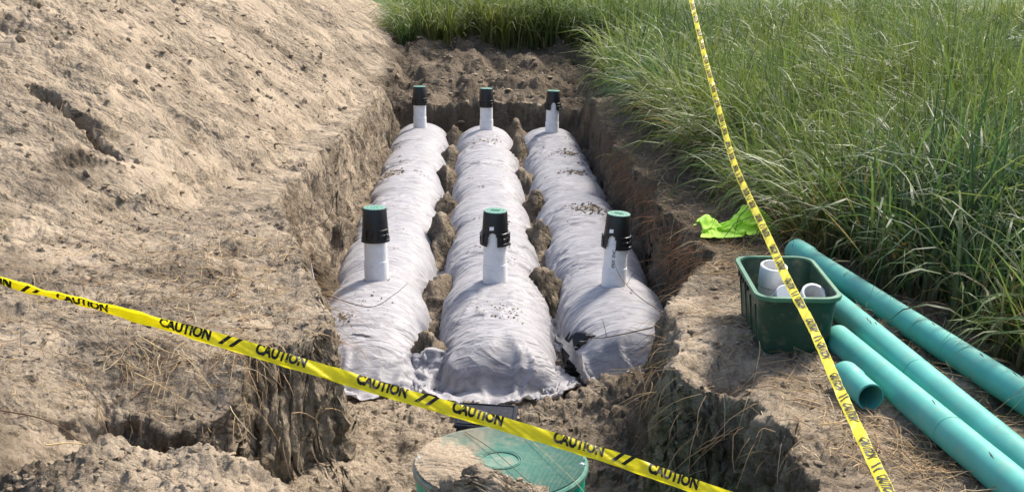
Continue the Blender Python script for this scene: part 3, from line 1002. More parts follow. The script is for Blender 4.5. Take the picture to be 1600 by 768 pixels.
mb = MB(); mb.lathe([(0.0840, -0.06), (0.0872, -0.06), (0.0885, 0.0), (0.0885, 0.146), (0.0875, 0.151), (0.0840, 0.152)], 48, closed=True)
me_coup = mb.build('tmp_coup', M_pvc).data
bpy.data.objects.remove(bpy.data.objects['tmp_coup'])

def sticker_mesh(a0, z0, w, hgt, rad):
    V = []; F = []
    n = 6
    for j in range(2):
        for k in range(n + 1):
            a = a0 + (k / n - 0.5) * w / rad
            r = rad - j * 0.0016
            V.append((r * math.cos(a), r * math.sin(a), z0 + j * hgt + 0.004 * k / n))
    for k in range(n): F.append((k, k + 1, n + 2 + k, n + 1 + k))
    return V, F

def text_mesh(body, size, bold=0.0):
    cu = bpy.data.curves.new('txt', 'FONT')
    cu.body = body; cu.size = size; cu.offset = bold
    cu.resolution_u = 3
    ob = bpy.data.objects.new('txt', cu)
    C.objects.link(ob)
    bpy.context.view_layer.update()
    dg = bpy.context.evaluated_depsgraph_get()
    me = bpy.data.meshes.new_from_object(ob.evaluated_get(dg))
    bpy.data.objects.remove(ob)
    return me

pipe_spots = [   # row, x, y, lean x, box turn, sticker, place words
    (0, -0.73, 8.14, 0.0, 95, False, 'near end of the left fabric row'),
    (1, 0.135, 8.02, 0.0, -12, True, 'near end of the middle fabric row'),
    (2, 0.985, 7.92, 2.6, -30, True, 'near end of the right fabric row'),
    (0, -0.74, 15.40, 0.6, -75, False, 'far end of the left fabric row'),
    (1, 0.15, 15.15, 0.0, 80, False, 'far end of the middle fabric row'),
    (2, 1.0, 14.92, 1.8, 2, False, 'far end of the right fabric row')]
box_words = ['black valve box with solid front and pale green lid on the near left pipe',
             'black valve box with white sticker beside its arched notch, on the near middle pipe',
             'slightly tilted black valve box with notch at its left, on the near right pipe',
             'small distant black valve box with its notch at the left, on the far left pipe',
             'small distant black valve box without visible notch, on the far middle pipe',
             'small distant black valve box with notch facing front, on the far right pipe']
for k, (row, x, y, lean, turn, stick, words) in enumerate(pipe_spots):
    zt = ROW_ZT[row] - 0.005
    r_ = empty('inspection_pipe', (x, y, zt))
    r_.rotation_euler = (0, R(lean), 0)
    link('pipe', me_pipe, None, r_)
    link('coupling', me_coup, None, r_)
    if k in (0, 1, 2):
        # dark adapter ring peeping out under the coupling
        mb = MB(); mb.lathe([(0.0845, -0.03), (0.093, -0.03), (0.093, 0.006), (0.0886, 0.007)], 40, closed=True)
        mb.build('adapter_ring', M_chamber, r_)
    if k == 2:
        tm = text_mesh('IPEX  ENC', 0.030, 0.0006)
        for v in tm.vertices:
            u, w = v.co.x, v.co.y
            a = -math.pi / 2 - 0.30 + (0.011 - w) / 0.0842
            v.co = (0.0842 * math.cos(a), 0.0842 * math.sin(a), 0.162 + u)
        link('pipe_lettering', tm, M_ink, r_)
    tag(r_, 'white plastic inspection pipe with coupling at the ' + words, 'pipe', 'white inspection pipes on the fabric rows')
    up = Vector((math.sin(R(lean)), 0, math.cos(R(lean))))
    bz = 0.30 if k < 3 else 0.315
    b_ = empty('valve_box', Vector((x, y, zt)) + up * bz)
    b_.rotation_euler = (R((0, 1.5, 0, 0, 0, 0)[k]), R(lean + (0, 1.5, 0.8, -1, 0.5, 0)[k]), R(turn))
    link('box_body', me_body, None, b_)
    ld = link('lid', me_lid, None, b_)
    link('lid_marking', me_marks, None, ld)
    for a0 in (-2.9, -0.24, 0.24, 2.9, math.pi / 2 + 0.9, math.pi / 2 - 0.9, -math.pi / 2 + 0.75, -math.pi / 2 - 0.75):
        link('rib', me_rib, None, b_).rotation_euler = (0, 0, a0)
    if stick:
        V, F = sticker_mesh(-math.pi / 2 - 0.08, 0.118, 0.032, 0.026, 0.0948)
        mb = MB(); mb.add(V, F); mb.build('sticker', M_white, b_, sm=False)
    tag(b_, box_words[k], 'valve box', 'black valve boxes capping the pipes')

# ------------------------------------------------------------------ septic riser with round lid
rs = empty('tank_riser', (0.085, 3.97, -0.78))
mb = MB()
n = 96
pr = []
H = 0.70
vv = []; ff = []
lev = [0.0, 0.1, 0.2, 0.3, 0.4, 0.5, 0.6, 0.68, 0.70]
for z in lev:
    for k in range(n):
        rr = 0.305 + (0.010 if (k % 4) < 2 else 0.0)
        if z >= 0.68: rr = 0.318
        a = 2 * math.pi * k / n
        vv.append((rr * math.cos(a), rr * math.sin(a), z))
for i in range(len(lev) - 1):
    for k in range(n):
        ff.append((i * n + k, i * n + (k + 1) % n, (i + 1) * n + (k + 1) % n, (i + 1) * n + k))
mb.add(vv, ff)
mb.build('riser_wall', M_green, rs, ang=20)
# lid with radiating ribs
def lid_mat():
    m, nt, b = new_mat('dusty_green_lid')
    p = objc(nt)
    n1 = noise_node(nt, p, 6, 5, 0.65)
    n2 = noise_node(nt, p, 40, 4, 0.7)
    sx = nd(nt, 'ShaderNodeSeparateXYZ'); nt.links.new(p, sx.inputs[0])
    # film of dust, thicker on the left where sand spilled over it
    d = nd(nt, 'ShaderNodeMath', operation='MULTIPLY_ADD'); nt.links.new(sx.outputs[0], d.inputs[0]); d.inputs[1].default_value = -0.55
    nt.links.new(n1, d.inputs[2])
    dust = ramp(nt, d.outputs[0], [(0.44, 0.10), (0.72, 0.9)])
    c = mixc(nt, dust, (0.02, 0.16, 0.12), (0.30, 0.26, 0.19))
    c = mixc(nt, ramp(nt, n2, [(0.45, 0.0), (0.8, 0.35)]), c, (0.38, 0.34, 0.26))
    nt.links.new(c, b.inputs['Base Color'])
    b.inputs['Roughness'].default_value = 0.62
    b.inputs['Specular IOR Level'].default_value = 0.3
    return m
M_lid = lid_mat()
mb = MB()
mb.lathe([(0.001, 0.716), (0.1, 0.718), (0.30, 0.716), (0.322, 0.713), (0.328, 0.706), (0.328, 0.690), (0.32, 0.690)], 96)
lid = mb.build('lid', M_lid, rs)
mb = MB()
for k in range(140):                      # fine moulded ribs across the lid
    xx = -0.318 + 0.636 * (k + 0.5) / 140
    yy = math.sqrt(max(0, 0.316 ** 2 - xx * xx))
    if abs(xx) < 0.084:
        yi = math.sqrt(0.086 ** 2 - xx * xx)
        segs = [(-yy, -yi), (yi, yy)]
    else:
        segs = [(-yy, yy)]
    for a, b in segs:
        if b - a < 0.02: continue
        mb.box(xx - 0.0009, xx + 0.0009, a, b, 0.7155, 0.7195)
o = mb.build('rib_pattern', M_lid, lid, sm=False); tag(o, kind='stuff')
for r0 in (0.078, 0.070):
    mb = MB(); mb.lathe([(r0 - 0.002, 0.717), (r0 - 0.002, 0.7215), (r0 + 0.002, 0.7215), (r0 + 0.002, 0.717)], 64)
    mb.build('embossed_ring', M_lid, lid)
M_screw = plain('screw_steel', (0.75, 0.76, 0.78), 0.25, 0.5, 0.1, 60, metal=0.9)
for a in (175, 352, 85, 265):
    mb = MB(); mb.lathe([(0.0005, 0.7225), (0.006, 0.722), (0.009, 0.719), (0.009, 0.716)], 16, (0.305 * math.cos(R(a)), 0.305 * math.sin(R(a)), 0))
    mb.build('screw', M_screw, lid)
tag(rs, 'round green septic riser with dusty ribbed lid in the foreground pit', 'riser')

# sand spilled on the lid's left side
def soil_patch(name, cx, cy, z, rx, ry, hgt, seed, label, cut=None):
    nx = 60
    gx, gy = np.meshgrid(np.linspace(-1, 1, nx), np.linspace(-1, 1, nx))
    rr = np.sqrt(gx ** 2 + gy ** 2) + 0.35 * fbm(gx * 2.3, gy * 2.3, oct=4, seed=seed)
    hh = hgt * np.clip(1 - rr, -0.15, 1) + hgt * 0.25 * fbm(gx * 9, gy * 9, oct=3, seed=seed + 1) * np.clip(1.1 - rr, 0, 1)
    Xp = cx + gx * rx; Yp = cy + gy * ry; Zp = z + hh
    keep = hh > -0.02 * hgt
    if cut is not None: keep &= cut(Xp, Yp)
    idx = np.arange(nx * nx).reshape(nx, nx)
    q = np.stack([idx[:-1, :-1], idx[:-1, 1:], idx[1:, 1:], idx[1:, :-1]], -1)
    kq = keep[:-1, :-1] & keep[:-1, 1:] & keep[1:, 1:] & keep[1:, :-1]
    me = fast_mesh(name, np.stack([Xp, Yp, Zp], -1).reshape(-1, 3), q[kq])
    bm = bmesh.new(); bm.from_mesh(me); bmesh.ops.delete(bm, geom=[v for v in bm.verts if not v.link_faces], context='VERTS'); bm.to_mesh(me); bm.free()
    smooth(me)
    return tag(link(name, me, M_clod), label, 'soil', kind='stuff')
soil_patch('spilled_sand', -0.125, 3.93, -0.0625, 0.15, 0.26, 0.012, 301, 'thin layer of sand spilled over the left part of the green lid',
           lambda x, y: (x - 0.085) ** 2 + (y - 3.97) ** 2 < 0.322 ** 2)

# slate plastic box behind the lid
sb = empty('plastic_box', (0.045, 5.66, -0.74))
sb.rotation_euler = (R(8), R(2), R(-6))
mb = MB(); mb.box(-0.15, 0.15, -0.11, 0.11, 0.0, 0.13); mb.build('box_body', M_slate, sb, bevel=0.012)
mb = MB(); mb.box(-0.16, 0.16, -0.12, 0.12, 0.132, 0.158); bl = mb.build('lid', M_slate, sb, bevel=0.010)
mb = MB()
for (x0, x1, y0, y1) in ((-0.145, 0.145, 0.098, 0.105), (-0.145, 0.145, -0.105, -0.098), (-0.145, -0.138, -0.098, 0.098), (0.138, 0.145, -0.098, 0.098)):
    mb.box(x0, x1, y0, y1, 0.157, 0.163)
mb.build('lid_rim', M_slate, bl, sm=False)
tag(sb, 'dark slate plastic box half buried behind the round green lid', 'box')

# ------------------------------------------------------------------ teal pipes
def long_pipe(a, b, rad, label, bell=None, scuffs=3):
    a = Vector(a); b = Vector(b)
    r_ = empty('drain_pipe', a)
    L = (b - a).length
    d = (b - a).normalized()
    r_.rotation_euler = d.to_track_quat('Z', 'Y').to_euler()
    t = 0.006
    if bell:
        prof = [(rad - t, L), (rad, L), (rad, 0.18), (rad + 0.008, 0.15), (rad + 0.008, 0.0), (rad + 0.003, 0.0), (rad + 0.002, 0.14), (rad - t, 0.17)]
    else:
        prof = [(rad - t, L), (rad, L), (rad, L * 0.66), (rad, L * 0.33), (rad, 0.002), (rad - 0.002, 0.0), (rad - t, 0.0), (rad - t, L * 0.5)]
    mb = MB(); mb.lathe(prof, 40, closed=True); mb.build('pipe_wall', M_teal, r_)
    mb = MB(); mb.lathe([(rad + 0.0006, L * 0.45), (rad + 0.0012, L * 0.45 + 0.001), (rad + 0.0012, L * 0.45 + 0.004), (rad + 0.0006, L * 0.45 + 0.005)], 40)
    mb.build('depth_mark', M_teal_in, r_)
    for k in range(scuffs):
        mb = MB()
        s0 = random.uniform(0.3, 0.95) * min(L, 3.0); a0 = random.uniform(-2.6, -0.2)
        # upper, camera facing side in pipe-local terms
        pts = []
        for j in range(5):
            aa = SC_A + a0 * 0.25 + j * 0.035
            pts.append(((rad + 0.0002) * math.cos(aa), (rad + 0.0002) * math.sin(aa), s0 + j * 0.012))
        mb.tube(pts, [0.0008, 0.002, 0.0026, 0.0018, 0.0006], 4)
        mb.build('scuff', M_ink, r_, sm=False)
    tag(r_, label, 'pipe', 'long teal drain pipes lying beside the grass')
    return r_
SC_A = 2.0
def on_ground(x, y, r, dz=0.0): return (x, y, r + dz)
long_pipe((1.87, 6.45, 0.075), (2.365, 2.6, 0.075), 0.064, 'long teal drain pipe with belled end, nearest the tall grass', bell=True)
long_pipe((1.755, 6.0, 0.07), (1.945, 2.6, 0.07), 0.064, 'long teal drain pipe in the middle, running behind the green tub')
long_pipe((1.655, 4.97, 0.055), (1.865, 2.6, 0.055), 0.064, 'long teal drain pipe nearest the trench, emerging under the green tub')
# short fitting
fa = Vector((1.54, 4.52, 0.06)); fb = Vector((1.575, 4.21, 0.055))
ft = empty('pipe_fitting', fa)
ft.rotation_euler = (fb - fa).to_track_quat('Z', 'Y').to_euler()
L = 0.27
mb = MB(); mb.lathe([(0.001, 0.0), (0.045, 0.003), (0.0565, 0.012), (0.0605, 0.03), (0.0605, 0.10), (0.0570, 0.115), (0.0555, 0.13), (0.0555, L), (0.0500, L), (0.0500, 0.13), (0.0490, 0.02), (0.001, 0.015)], 40)
mb.build('fitting_wall', M_teal, ft)
mb = MB(); mb.lathe([(0.0556, L - 0.012), (0.0572, L - 0.010), (0.0572, L - 0.002), (0.0556, L - 0.001)], 40); mb.build('end_rim', M_teal, ft)
tag(ft, 'short teal pipe coupling lying open end forward on the sand', 'pipe fitting')

# ------------------------------------------------------------------ green tub with white fittings
def rrect(hx, hy, r, n=8):
    pts = []
    for cx, cy, a0 in ((hx - r, hy - r, 0), (-hx + r, hy - r, 90), (-hx + r, -hy + r, 180), (hx - r, -hy + r, 270)):
        for k in range(n + 1):
            a = R(a0 + 90 * k / n)
            pts.append((cx + r * math.cos(a), cy + r * math.sin(a)))
    return pts
TUB = (1.465, 5.20, -0.012)
tub = empty('plastic_tub', TUB, R(-4))
def loft(mb, secs, close_bottom=True, flip=False):
    n = len(secs[0][0]); v = []; f = []
    for pts, z in secs: v += [(x, y, z) for x, y in pts]
    for i in range(len(secs) - 1):
        for k in range(n): f.append((i * n + k, i * n + (k + 1) % n, (i + 1) * n + (k + 1) % n, (i + 1) * n + k))
    mb.add(v, f)
secs = []
HX, HY = 0.185, 0.355
TH = 0.30
for z, s in ((0.0, 0.82), (0.012, 0.845), (0.05, 0.86), (0.12, 0.89), (0.20, 0.925), (0.262, 0.95), (0.264, 0.965), (0.29, 0.97)):
    secs.append((rrect(HX * s, HY * (0.3 + 0.7 * s), 0.085 * s), z))
inner = []
for z, s in ((0.29, 0.945), (0.20, 0.90), (0.05, 0.83), (0.02, 0.80)):
    inner.append((rrect(HX * s, HY * (0.3 + 0.7 * s) - 0.004, 0.08 * s), z))
mb = MB(); loft(mb, secs + inner)
# floor of the tub
b0 = len(mb.v)
fl = rrect(HX * 0.80, HY * 0.86 - 0.004, 0.064)
mb.add([(x, y, 0.02) for x, y in fl], [tuple(range(len(fl)))])
fl2 = rrect(HX * 0.82, HY * 0.874, 0.07)
mb.add([(x, y, 0.0) for x, y in fl2], [tuple(range(len(fl2) - 1, -1, -1))])
mb.build('tub_wall', M_bin, tub, ang=35)
mb = MB()
rim = [(rrect(HX * 0.972, HY * 0.979, 0.083), 0.280), (rrect(HX * 1.05, HY * 1.028, 0.092), 0.281), (rrect(HX * 1.065, HY * 1.036, 0.094), 0.290), (rrect(HX * 1.05, HY * 1.028, 0.092), 0.300),
       (rrect(HX * 0.955, HY * 0.968, 0.081), 0.301), (rrect(HX * 0.940, HY * 0.96, 0.080), 0.292)]
loft(mb, rim)
mb.build('rim', M_binrim, tub, ang=50)
for k in range(5):       # grip slots under the rim on the side facing the trench
    yy = -0.02 + 0.062 * k
    mb = MB(); mb.box(-HX * 0.965 - 0.006, -HX * 0.965 + 0.008, yy, yy + 0.022, 0.232, 0.262); mb.build('grip_slot', M_ink, tub, sm=False)
for k in range(4):
    yy = -0.22 + 0.145 * k
    mb = MB(); mb.add([(-HX * 0.855, yy, 0.02), (-HX * 0.855, yy + 0.012, 0.02), (-HX * 0.95 - 0.004, yy, 0.225), (-HX * 0.95 - 0.004, yy + 0.012, 0.225), (-HX * 0.83, yy, 0.02), (-HX * 0.83, yy + 0.012, 0.02), (-HX * 0.92, yy, 0.225), (-HX * 0.92, yy + 0.012, 0.225)],
                      [(0, 1, 3, 2), (0, 2, 6, 4), (1, 5, 7, 3), (2, 3, 7, 6)])
    mb.build('side_rib', M_bin, tub, sm=False)
tag(tub, 'dark green rectangular plastic tub holding white fittings beside the teal pipes', 'tub')

def white_fitting(loc, d, rad, L, label, closed=False, collar=True):
    e = empty('white_fitting', loc)
    e.rotation_euler = Vector(d).to_track_quat('Z', 'Y').to_euler()
    t = 0.006
    if closed:
        prof = [(0.0005, L), (rad * 0.9, L), (rad, L - 0.006), (rad, 0.0), (rad - t, 0.0), (rad - t, L - 0.02), (0.0005, L - 0.02)]
        mb = MB(); mb.lathe(prof, 40)
    else:
        mb = MB(); mb.lathe([(rad - t, 0.0), (rad, 0.0), (rad, L), (rad - t, L)], 40, closed=True)
    mb.build('pipe_wall', M_pvc, e)
    if collar:
        mb = MB(); mb.lathe([(rad + 0.0004, L * 0.62), (rad + 0.0055, L * 0.64), (rad + 0.0055, L * 0.985), (rad + 0.0004, L)], 40); mb.build('collar', M_pvc, e)
    tag(e, label, 'pipe fitting', 'white fittings lying in the green tub')
    return e
white_fitting((1.435, 5.40, 0.03), (0.04, -0.20, 1), 0.060, 0.275, 'tall white pipe fitting standing upright in the green tub')
white_fitting((1.45, 5.20, 0.16), (0.05, -0.75, 0.62), 0.052, 0.09, 'white capped elbow end leaning against the upright fitting in the tub', closed=True, collar=False)
white_fitting((1.565, 5.17, 0.135), (0.10, -0.62, 0.80), 0.056, 0.12, 'white open-mouthed fitting at the right inside the tub', collar=True)
white_fitting((1.52, 5.10, 0.06), (0.9, -0.3, 0.22), 0.045, 0.14, 'white fitting lying lowest on the floor of the tub', collar=False)

# ------------------------------------------------------------------ lime vest
def make_vest():
    nu, nv = 44, 30
    su = 0.020
    gx, gy = np.meshgrid(np.arange(nu) * su, np.arange(nv) * su)
    P0 = np.stack([(gx - gx.mean()) * 0.62, (gy - gy.mean()) * 0.50, 0.13 + 0.075 * fbm(gx * 7, gy * 7, oct=2, seed=401)], -1).astype(np.float32)
    P0[..., 2] += 0.05 * np.sin(gx * 22)
    ru = np.full((nv, nu, 1), su, np.float32); rv = np.full((nv, nu, 1), su, np.float32)
    r = R(8)
    cx, cy = 1.79, 7.62
    c_, s_ = math.cos(r), math.sin(r)
    Q = P0.copy()
    Q[..., 0] = cx + P0[..., 0] * c_ - P0[..., 1] * s_; Q[..., 1] = cy + P0[..., 0] * s_ + P0[..., 1] * c_
    base = terrain(Q[..., 0].ravel(), Q[..., 1].ravel())[0].reshape(nv, nu)
    zf = float(np.percentile(base, 70))
    Q[..., 2] = P0[..., 2] + zf
    def col(p):
        p = p.copy()
        # a hummock under the middle and no sinking into the soil
        fl = zf + 0.012 + 0.17 * np.exp(-(((p[..., 0] - 1.90) / 0.12) ** 2 + ((p[..., 1] - 7.66) / 0.12) ** 2)) + 0.10 * np.exp(-(((p[..., 0] - 1.58) / 0.06) ** 2 + ((p[..., 1] - 7.62) / 0.1) ** 2))
        p[..., 2] = np.maximum(p[..., 2], fl)
        return p
    p = run_cloth(Q, ru, rv, col, steps=60, iters=6, g=-0.0012, bend=0.06)
    idx = np.arange(nv * nu).reshape(nv, nu)
    q = np.stack([idx[:-1, :-1], idx[:-1, 1:], idx[1:, 1:], idx[1:, :-1]], -1).reshape(-1, 4)
    me = fast_mesh('safety_vest', p.reshape(-1, 3), q); smooth(me)
    o = link('safety_vest', me, M_vest)
    so = o.modifiers.new('thick', 'SOLIDIFY'); so.thickness = 0.003
    sb_ = o.modifiers.new('sub', 'SUBSURF'); sb_.levels = 1; sb_.render_levels = 1
    tag(o, 'crumpled lime green safety vest lying at the edge of the grass', 'vest')
make_vest()

# ------------------------------------------------------------------ caution tape
def catmull(pts, n):
    pts = [np.array(p, float) for p in pts]
    pts = [2 * pts[0] - pts[1]] + pts + [2 * pts[-1] - pts[-2]]
    out = []
    for i in range(1, len(pts) - 2):
        for k in range(n):
            t = k / n
            p0, p1, p2, p3 = pts[i - 1:i + 3]
            out.append(0.5 * ((2 * p1) + (-p0 + p2) * t + (2 * p0 - 5 * p1 + 4 * p2 - p3) * t ** 2 + (-p0 + 3 * p1 - 3 * p2 + p3) * t ** 3))
    out.append(pts[-2])
    return np.array(out)

class Tape:
    def __init__(s, pts, width, twist, facing):
        P = catmull(pts, 40)
        seg = np.linalg.norm(np.diff(P, axis=0), axis=1)
        s.S = np.concatenate([[0], np.cumsum(seg)]); s.P = P; s.L = s.S[-1]
        s.w = width; s.tw = twist; s.face = facing
    def frame(s, u):
        c = np.array([np.interp(u, s.S, s.P[:, k]) for k in range(3)])
        e = 0.03
        a = np.array([np.interp(u - e, s.S, s.P[:, k]) for k in range(3)]); b = np.array([np.interp(u + e, s.S, s.P[:, k]) for k in range(3)])
        t = (b - a) / np.linalg.norm(b - a)
        n = s.face - t * np.dot(s.face, t); n /= np.linalg.norm(n)
        wv = np.cross(n, t)
        th = s.tw(u)
        w2 = wv * math.cos(th) + n * math.sin(th)
        n2 = n * math.cos(th) - wv * math.sin(th)
        return c, t, w2, n2
    def at(s, u, v, off=0.0):
        """v in -0.5..0.5 over the visible width; the strip bows outwards and is creased along it"""
        c, t, w, n = s.frame(u)
        bow = 0.22 * s.w * (0.25 - v * v) + 0.0038 * math.sin(u * 31 + v * 4) * math.sin(u * 7.3) + 0.0016 * math.sin(u * 83 + v * 9)
        return c + w * (v * s.w) + n * (bow + off)
    def strip(s, v0, v1, off, nv, du=0.012):
        nu = int(s.L / du) + 2
        V = []; F = []
        for i in range(nu):
            u = min(s.L, i * s.L / (nu - 1))
            for k in range(nv + 1):
                V.append(tuple(s.at(u, v0 + (v1 - v0) * k / nv, off)))
        for i in range(nu - 1):
            for k in range(nv):
                F.append((i * (nv + 1) + k, i * (nv + 1) + k + 1, (i + 1) * (nv + 1) + k + 1, (i + 1) * (nv + 1) + k))
        return V, F

def clip_mesh(me, lo, hi):
    bm = bmesh.new(); bm.from_mesh(me)
    bmesh.ops.subdivide_edges(bm, edges=[e for e in bm.edges if e.calc_length() > 0.012], cuts=2)
    for co, no in (((0, hi, 0), (0, 1, 0)), ((0, lo, 0), (0, -1, 0))):
        bmesh.ops.bisect_plane(bm, geom=bm.verts[:] + bm.edges[:] + bm.faces[:], plane_co=co, plane_no=no, clear_outer=True)
    m2 = bpy.data.meshes.new('lettering'); bm.to_mesh(m2); bm.free()
    return m2

def build_tape(name, tape, label, start, pair, first_off, second_off, stripe_off, vbase, vh, length, vtop, flip=1, back=True):
    root = empty(name, tuple(tape.P[0]))
    o0 = np.array(tape.P[0])
    def part(nm, V, F, mat):
        mb = MB(); mb.add([tuple(np.array(p) - o0) for p in V], F)
        me = bpy.data.meshes.new(nm); me.from_pydata(mb.v, [], mb.f); me.update(); smooth(me)
        return link(nm, me, mat, root)
    V, F = tape.strip(-0.5, 0.5, 0.0, 6); part('tape_front', V, F, M_tape)
    V, F = tape.strip(-0.60, 0.46, -0.0045, 5); part('tape_fold', V, F, M_tape)
    src = text_mesh('CAUTION', 1.0, 0.052)
    co = np.array([v.co[:] for v in src.vertices])
    x0, x1 = co[:, 0].min(), co[:, 0].max(); y0, y1 = co[:, 1].min(), co[:, 1].max()
    for v in src.vertices:
        v.co.x = (v.co.x - x0) / (x1 - x0) * length
        v.co.y = (v.co.y - y0) / (y1 - y0) * vh * tape.w
    flatm = clip_mesh(src, -1, (vtop - vbase) * tape.w)
    nrep = int((tape.L - start) / pair) + 2
    for k in range(-6, nrep):
        for off in (first_off, second_off):
            s0 = start + k * pair + off
            if s0 < 0.02 or s0 + length > tape.L - 0.02: continue
            me = flatm.copy()
            for v in me.vertices:
                u = s0 + (v.co.x if flip > 0 else length - v.co.x); w = vbase + v.co.y / tape.w
                if flip < 0: w = -w
                v.co = tape.at(u, w, 0.0012) - o0
            me.update()
            link('lettering', me, M_ink, root)
        s0 = start + k * pair + stripe_off
        if s0 < 0.02 or s0 + 0.08 > tape.L: continue
        for dx in (0.0, 0.030):
            V = []; F = []
            for j in range(5):
                w = vbase + (vtop - vbase) * j / 4
                for e in (0.0, 0.012):
                    u = s0 + dx + e + (w - vbase) * tape.w * 0.8
                    V.append(tuple(tape.at(u, w * flip, 0.0012)))
            F = [(2 * j, 2 * j + 1, 2 * j + 3, 2 * j + 2) for j in range(4)]
            part('diagonal_stripe', V, F, M_ink)
    tag(root, label, 'tape')
    return root

F_ = np.array([0.0, -1.0, 0.45]); F_ /= np.linalg.norm(F_)
tl_pts = [(-2.3, 3.12, 1.20), (-1.28, 3.02, 0.925), (-1.08, 3.0, 0.876), (-0.66, 2.96, 0.765), (-0.2, 2.91, 0.632), (0.06, 2.88, 0.560), (0.37, 2.85, 0.466), (0.64, 2.81, 0.378), (1.15, 2.76, 0.21)]
def tw_left(u):
    # rolled over on the left, opens towards the middle
    return 0.85 * float(sstep(2.1, 1.1, u)) + 0.30 * math.sin(u * 2.1) + 0.12 * math.sin(u * 6.1)
tapeL = Tape(tl_pts, 0.034, tw_left, F_)
# arc length at which the first full word in the middle begins (pixel 558)
def u_of_x(t, x): return float(np.interp(x, t.P[:, 0], t.S))
s558 = u_of_x(tapeL, -0.325)
build_tape('caution_tape', tapeL, 'yellow caution tape stretched across the foreground from left to lower right', s558, 0.552, 0.0, 0.268, 0.165, -0.30, 0.98, 0.142, 0.5)

tr_pts = [(0.96, 2.05, 0.50), (1.08, 2.75, 0.41), (1.19, 3.5, 0.385), (1.27, 4.1, 0.40), (1.345, 4.75, 0.40), (1.425, 5.4, 0.415), (1.59, 6.9, 0.485), (1.71, 7.9, 0.62), (1.80, 9.0, 0.93), (1.89, 10.2, 1.34), (1.97, 11.3, 1.78)]
FR = np.array([-0.35, -1.0, 0.55]); FR /= np.linalg.norm(FR)
tapeR = Tape(tr_pts, 0.036, lambda u: 0.25 * math.sin(u * 0.9 + 0.4), FR)
build_tape('caution_tape', tapeR, 'yellow caution tape running away over the green tub into the grass', 0.12, 0.552, 0.0, 0.268, 0.165, -0.34, 0.92, 0.142, 0.5, flip=-1)

# ------------------------------------------------------------------ straw, roots, clods (uncountable stuff)
def fibres(name, items, label, cat):
    """items: list of (points (k,3), r0, colour)"""
    V = []; F = []; COL = []
    b = 0
    for pts, r0, col in items:
        pts = np.asarray(pts, float); k = len(pts)
        d = np.gradient(pts, axis=0); d /= np.maximum(np.linalg.norm(d, axis=1, keepdims=True), 1e-9)
        ref = np.array([0.3, 0.5, 0.8]); s = np.cross(d, ref); s /= np.maximum(np.linalg.norm(s, axis=1, keepdims=True), 1e-9)
        t = np.cross(d, s)
        rad = r0 * np.linspace(1, 0.35, k)[:, None]
        for a in (0, 2.094, 4.189):
            V.append(pts + (s * math.cos(a) + t * math.sin(a)) * rad)
        base = np.arange(k - 1)
        for m in range(3):
            m2 = (m + 1) % 3
            F.append(np.stack([b + m * k + base, b + m2 * k + base, b + m2 * k + base + 1, b + m * k + base + 1], -1))
        COL.append(np.repeat(np.array([[*col, 1.0]]), 3 * k, 0))
        b += 3 * k
    me = fast_mesh(name, np.concatenate(V), np.concatenate(F))
    ca = me.color_attributes.new('col', 'FLOAT_COLOR', 'POINT')
    ca.data.foreach_set('color', np.concatenate(COL).astype(np.float32).ravel())
    smooth(me)
    return tag(link(name, me, M_fibre), label, cat, kind='stuff')

def straw_col():
    c = np.array([0.50, 0.36, 0.20]) if random.random() < 0.55 else (np.array([0.26, 0.16, 0.09]) if random.random() < 0.7 else np.array([0.62, 0.50, 0.32]))
    return c * random.uniform(0.6, 1.2)

def lying(x, y, L, a, lift=0.01, k=5, curl=0.3, rise=0.0):
    pts = []
    for j in range(k):
        t = j / (k - 1)
        aa = a + curl * t
        pts.append([x + L * t * math.cos(aa), y + L * t * math.sin(aa), 0])
    pts = np.array(pts)
    z = surf(pts[:, 0], pts[:, 1])[0]
    if z.max() - z.min() > 0.25:
        z = np.full(k, z[0]) - np.linspace(0, 1, k) ** 2 * 0.1
    pts[:, 2] = z + lift + rise * np.linspace(0, 1, k)
    return pts

items = []
# straw zones: (cx, cy, rx, ry, n)
zones = [(-1.9, 6.0, 0.7, 0.9, 300), (-1.35, 6.6, 0.35, 0.6, 240), (-1.25, 5.6, 0.4, 0.5, 200), (-2.2, 7.0, 0.5, 0.6, 170), (-1.45, 4.9, 0.35, 0.3, 260), (-1.1, 5.1, 0.16, 0.22, 170),
         (-2.2, 5.2, 0.5, 0.5, 110), (1.35, 4.55, 0.25, 0.35, 170), (1.45, 3.95, 0.2, 0.3, 200), (1.62, 3.75, 0.12, 0.35, 260), (1.45, 6.4, 0.25, 0.4, 260), (1.75, 7.2, 0.3, 0.35, 240), (1.9, 6.7, 0.25, 0.4, 260),
         (1.2, 5.4, 0.15, 0.4, 120), (-1.6, 9.0, 0.5, 1.6, 110), (1.7, 9.0, 0.3, 1.6, 420), (1.65, 7.6, 0.25, 0.6, 260), (1.75, 12.0, 0.3, 2.0, 200), (-2.6, 9.5, 0.9, 1.6, 90), (0.2, 19.6, 1.4, 0.6, 160), (2.05, 5.2, 0.15, 1.2, 420), (2.05, 8.5, 0.2, 1.6, 260), (1.95, 4.3, 0.2, 0.7, 240)]
for cx, cy, rx, ry, n in zones:
    for _ in range(int(n * 0.65)):
        x = random.gauss(cx, rx * 0.6); y = random.gauss(cy, ry * 0.6)
        L = random.uniform(0.04, 0.22)
        items.append((lying(x, y, L, random.uniform(0, 6.28), 0.012, 5, random.uniform(-0.6, 0.6), random.uniform(0, 0.05) if random.random() < 0.4 else 0.0), random.uniform(0.0011, 0.0028), straw_col()))
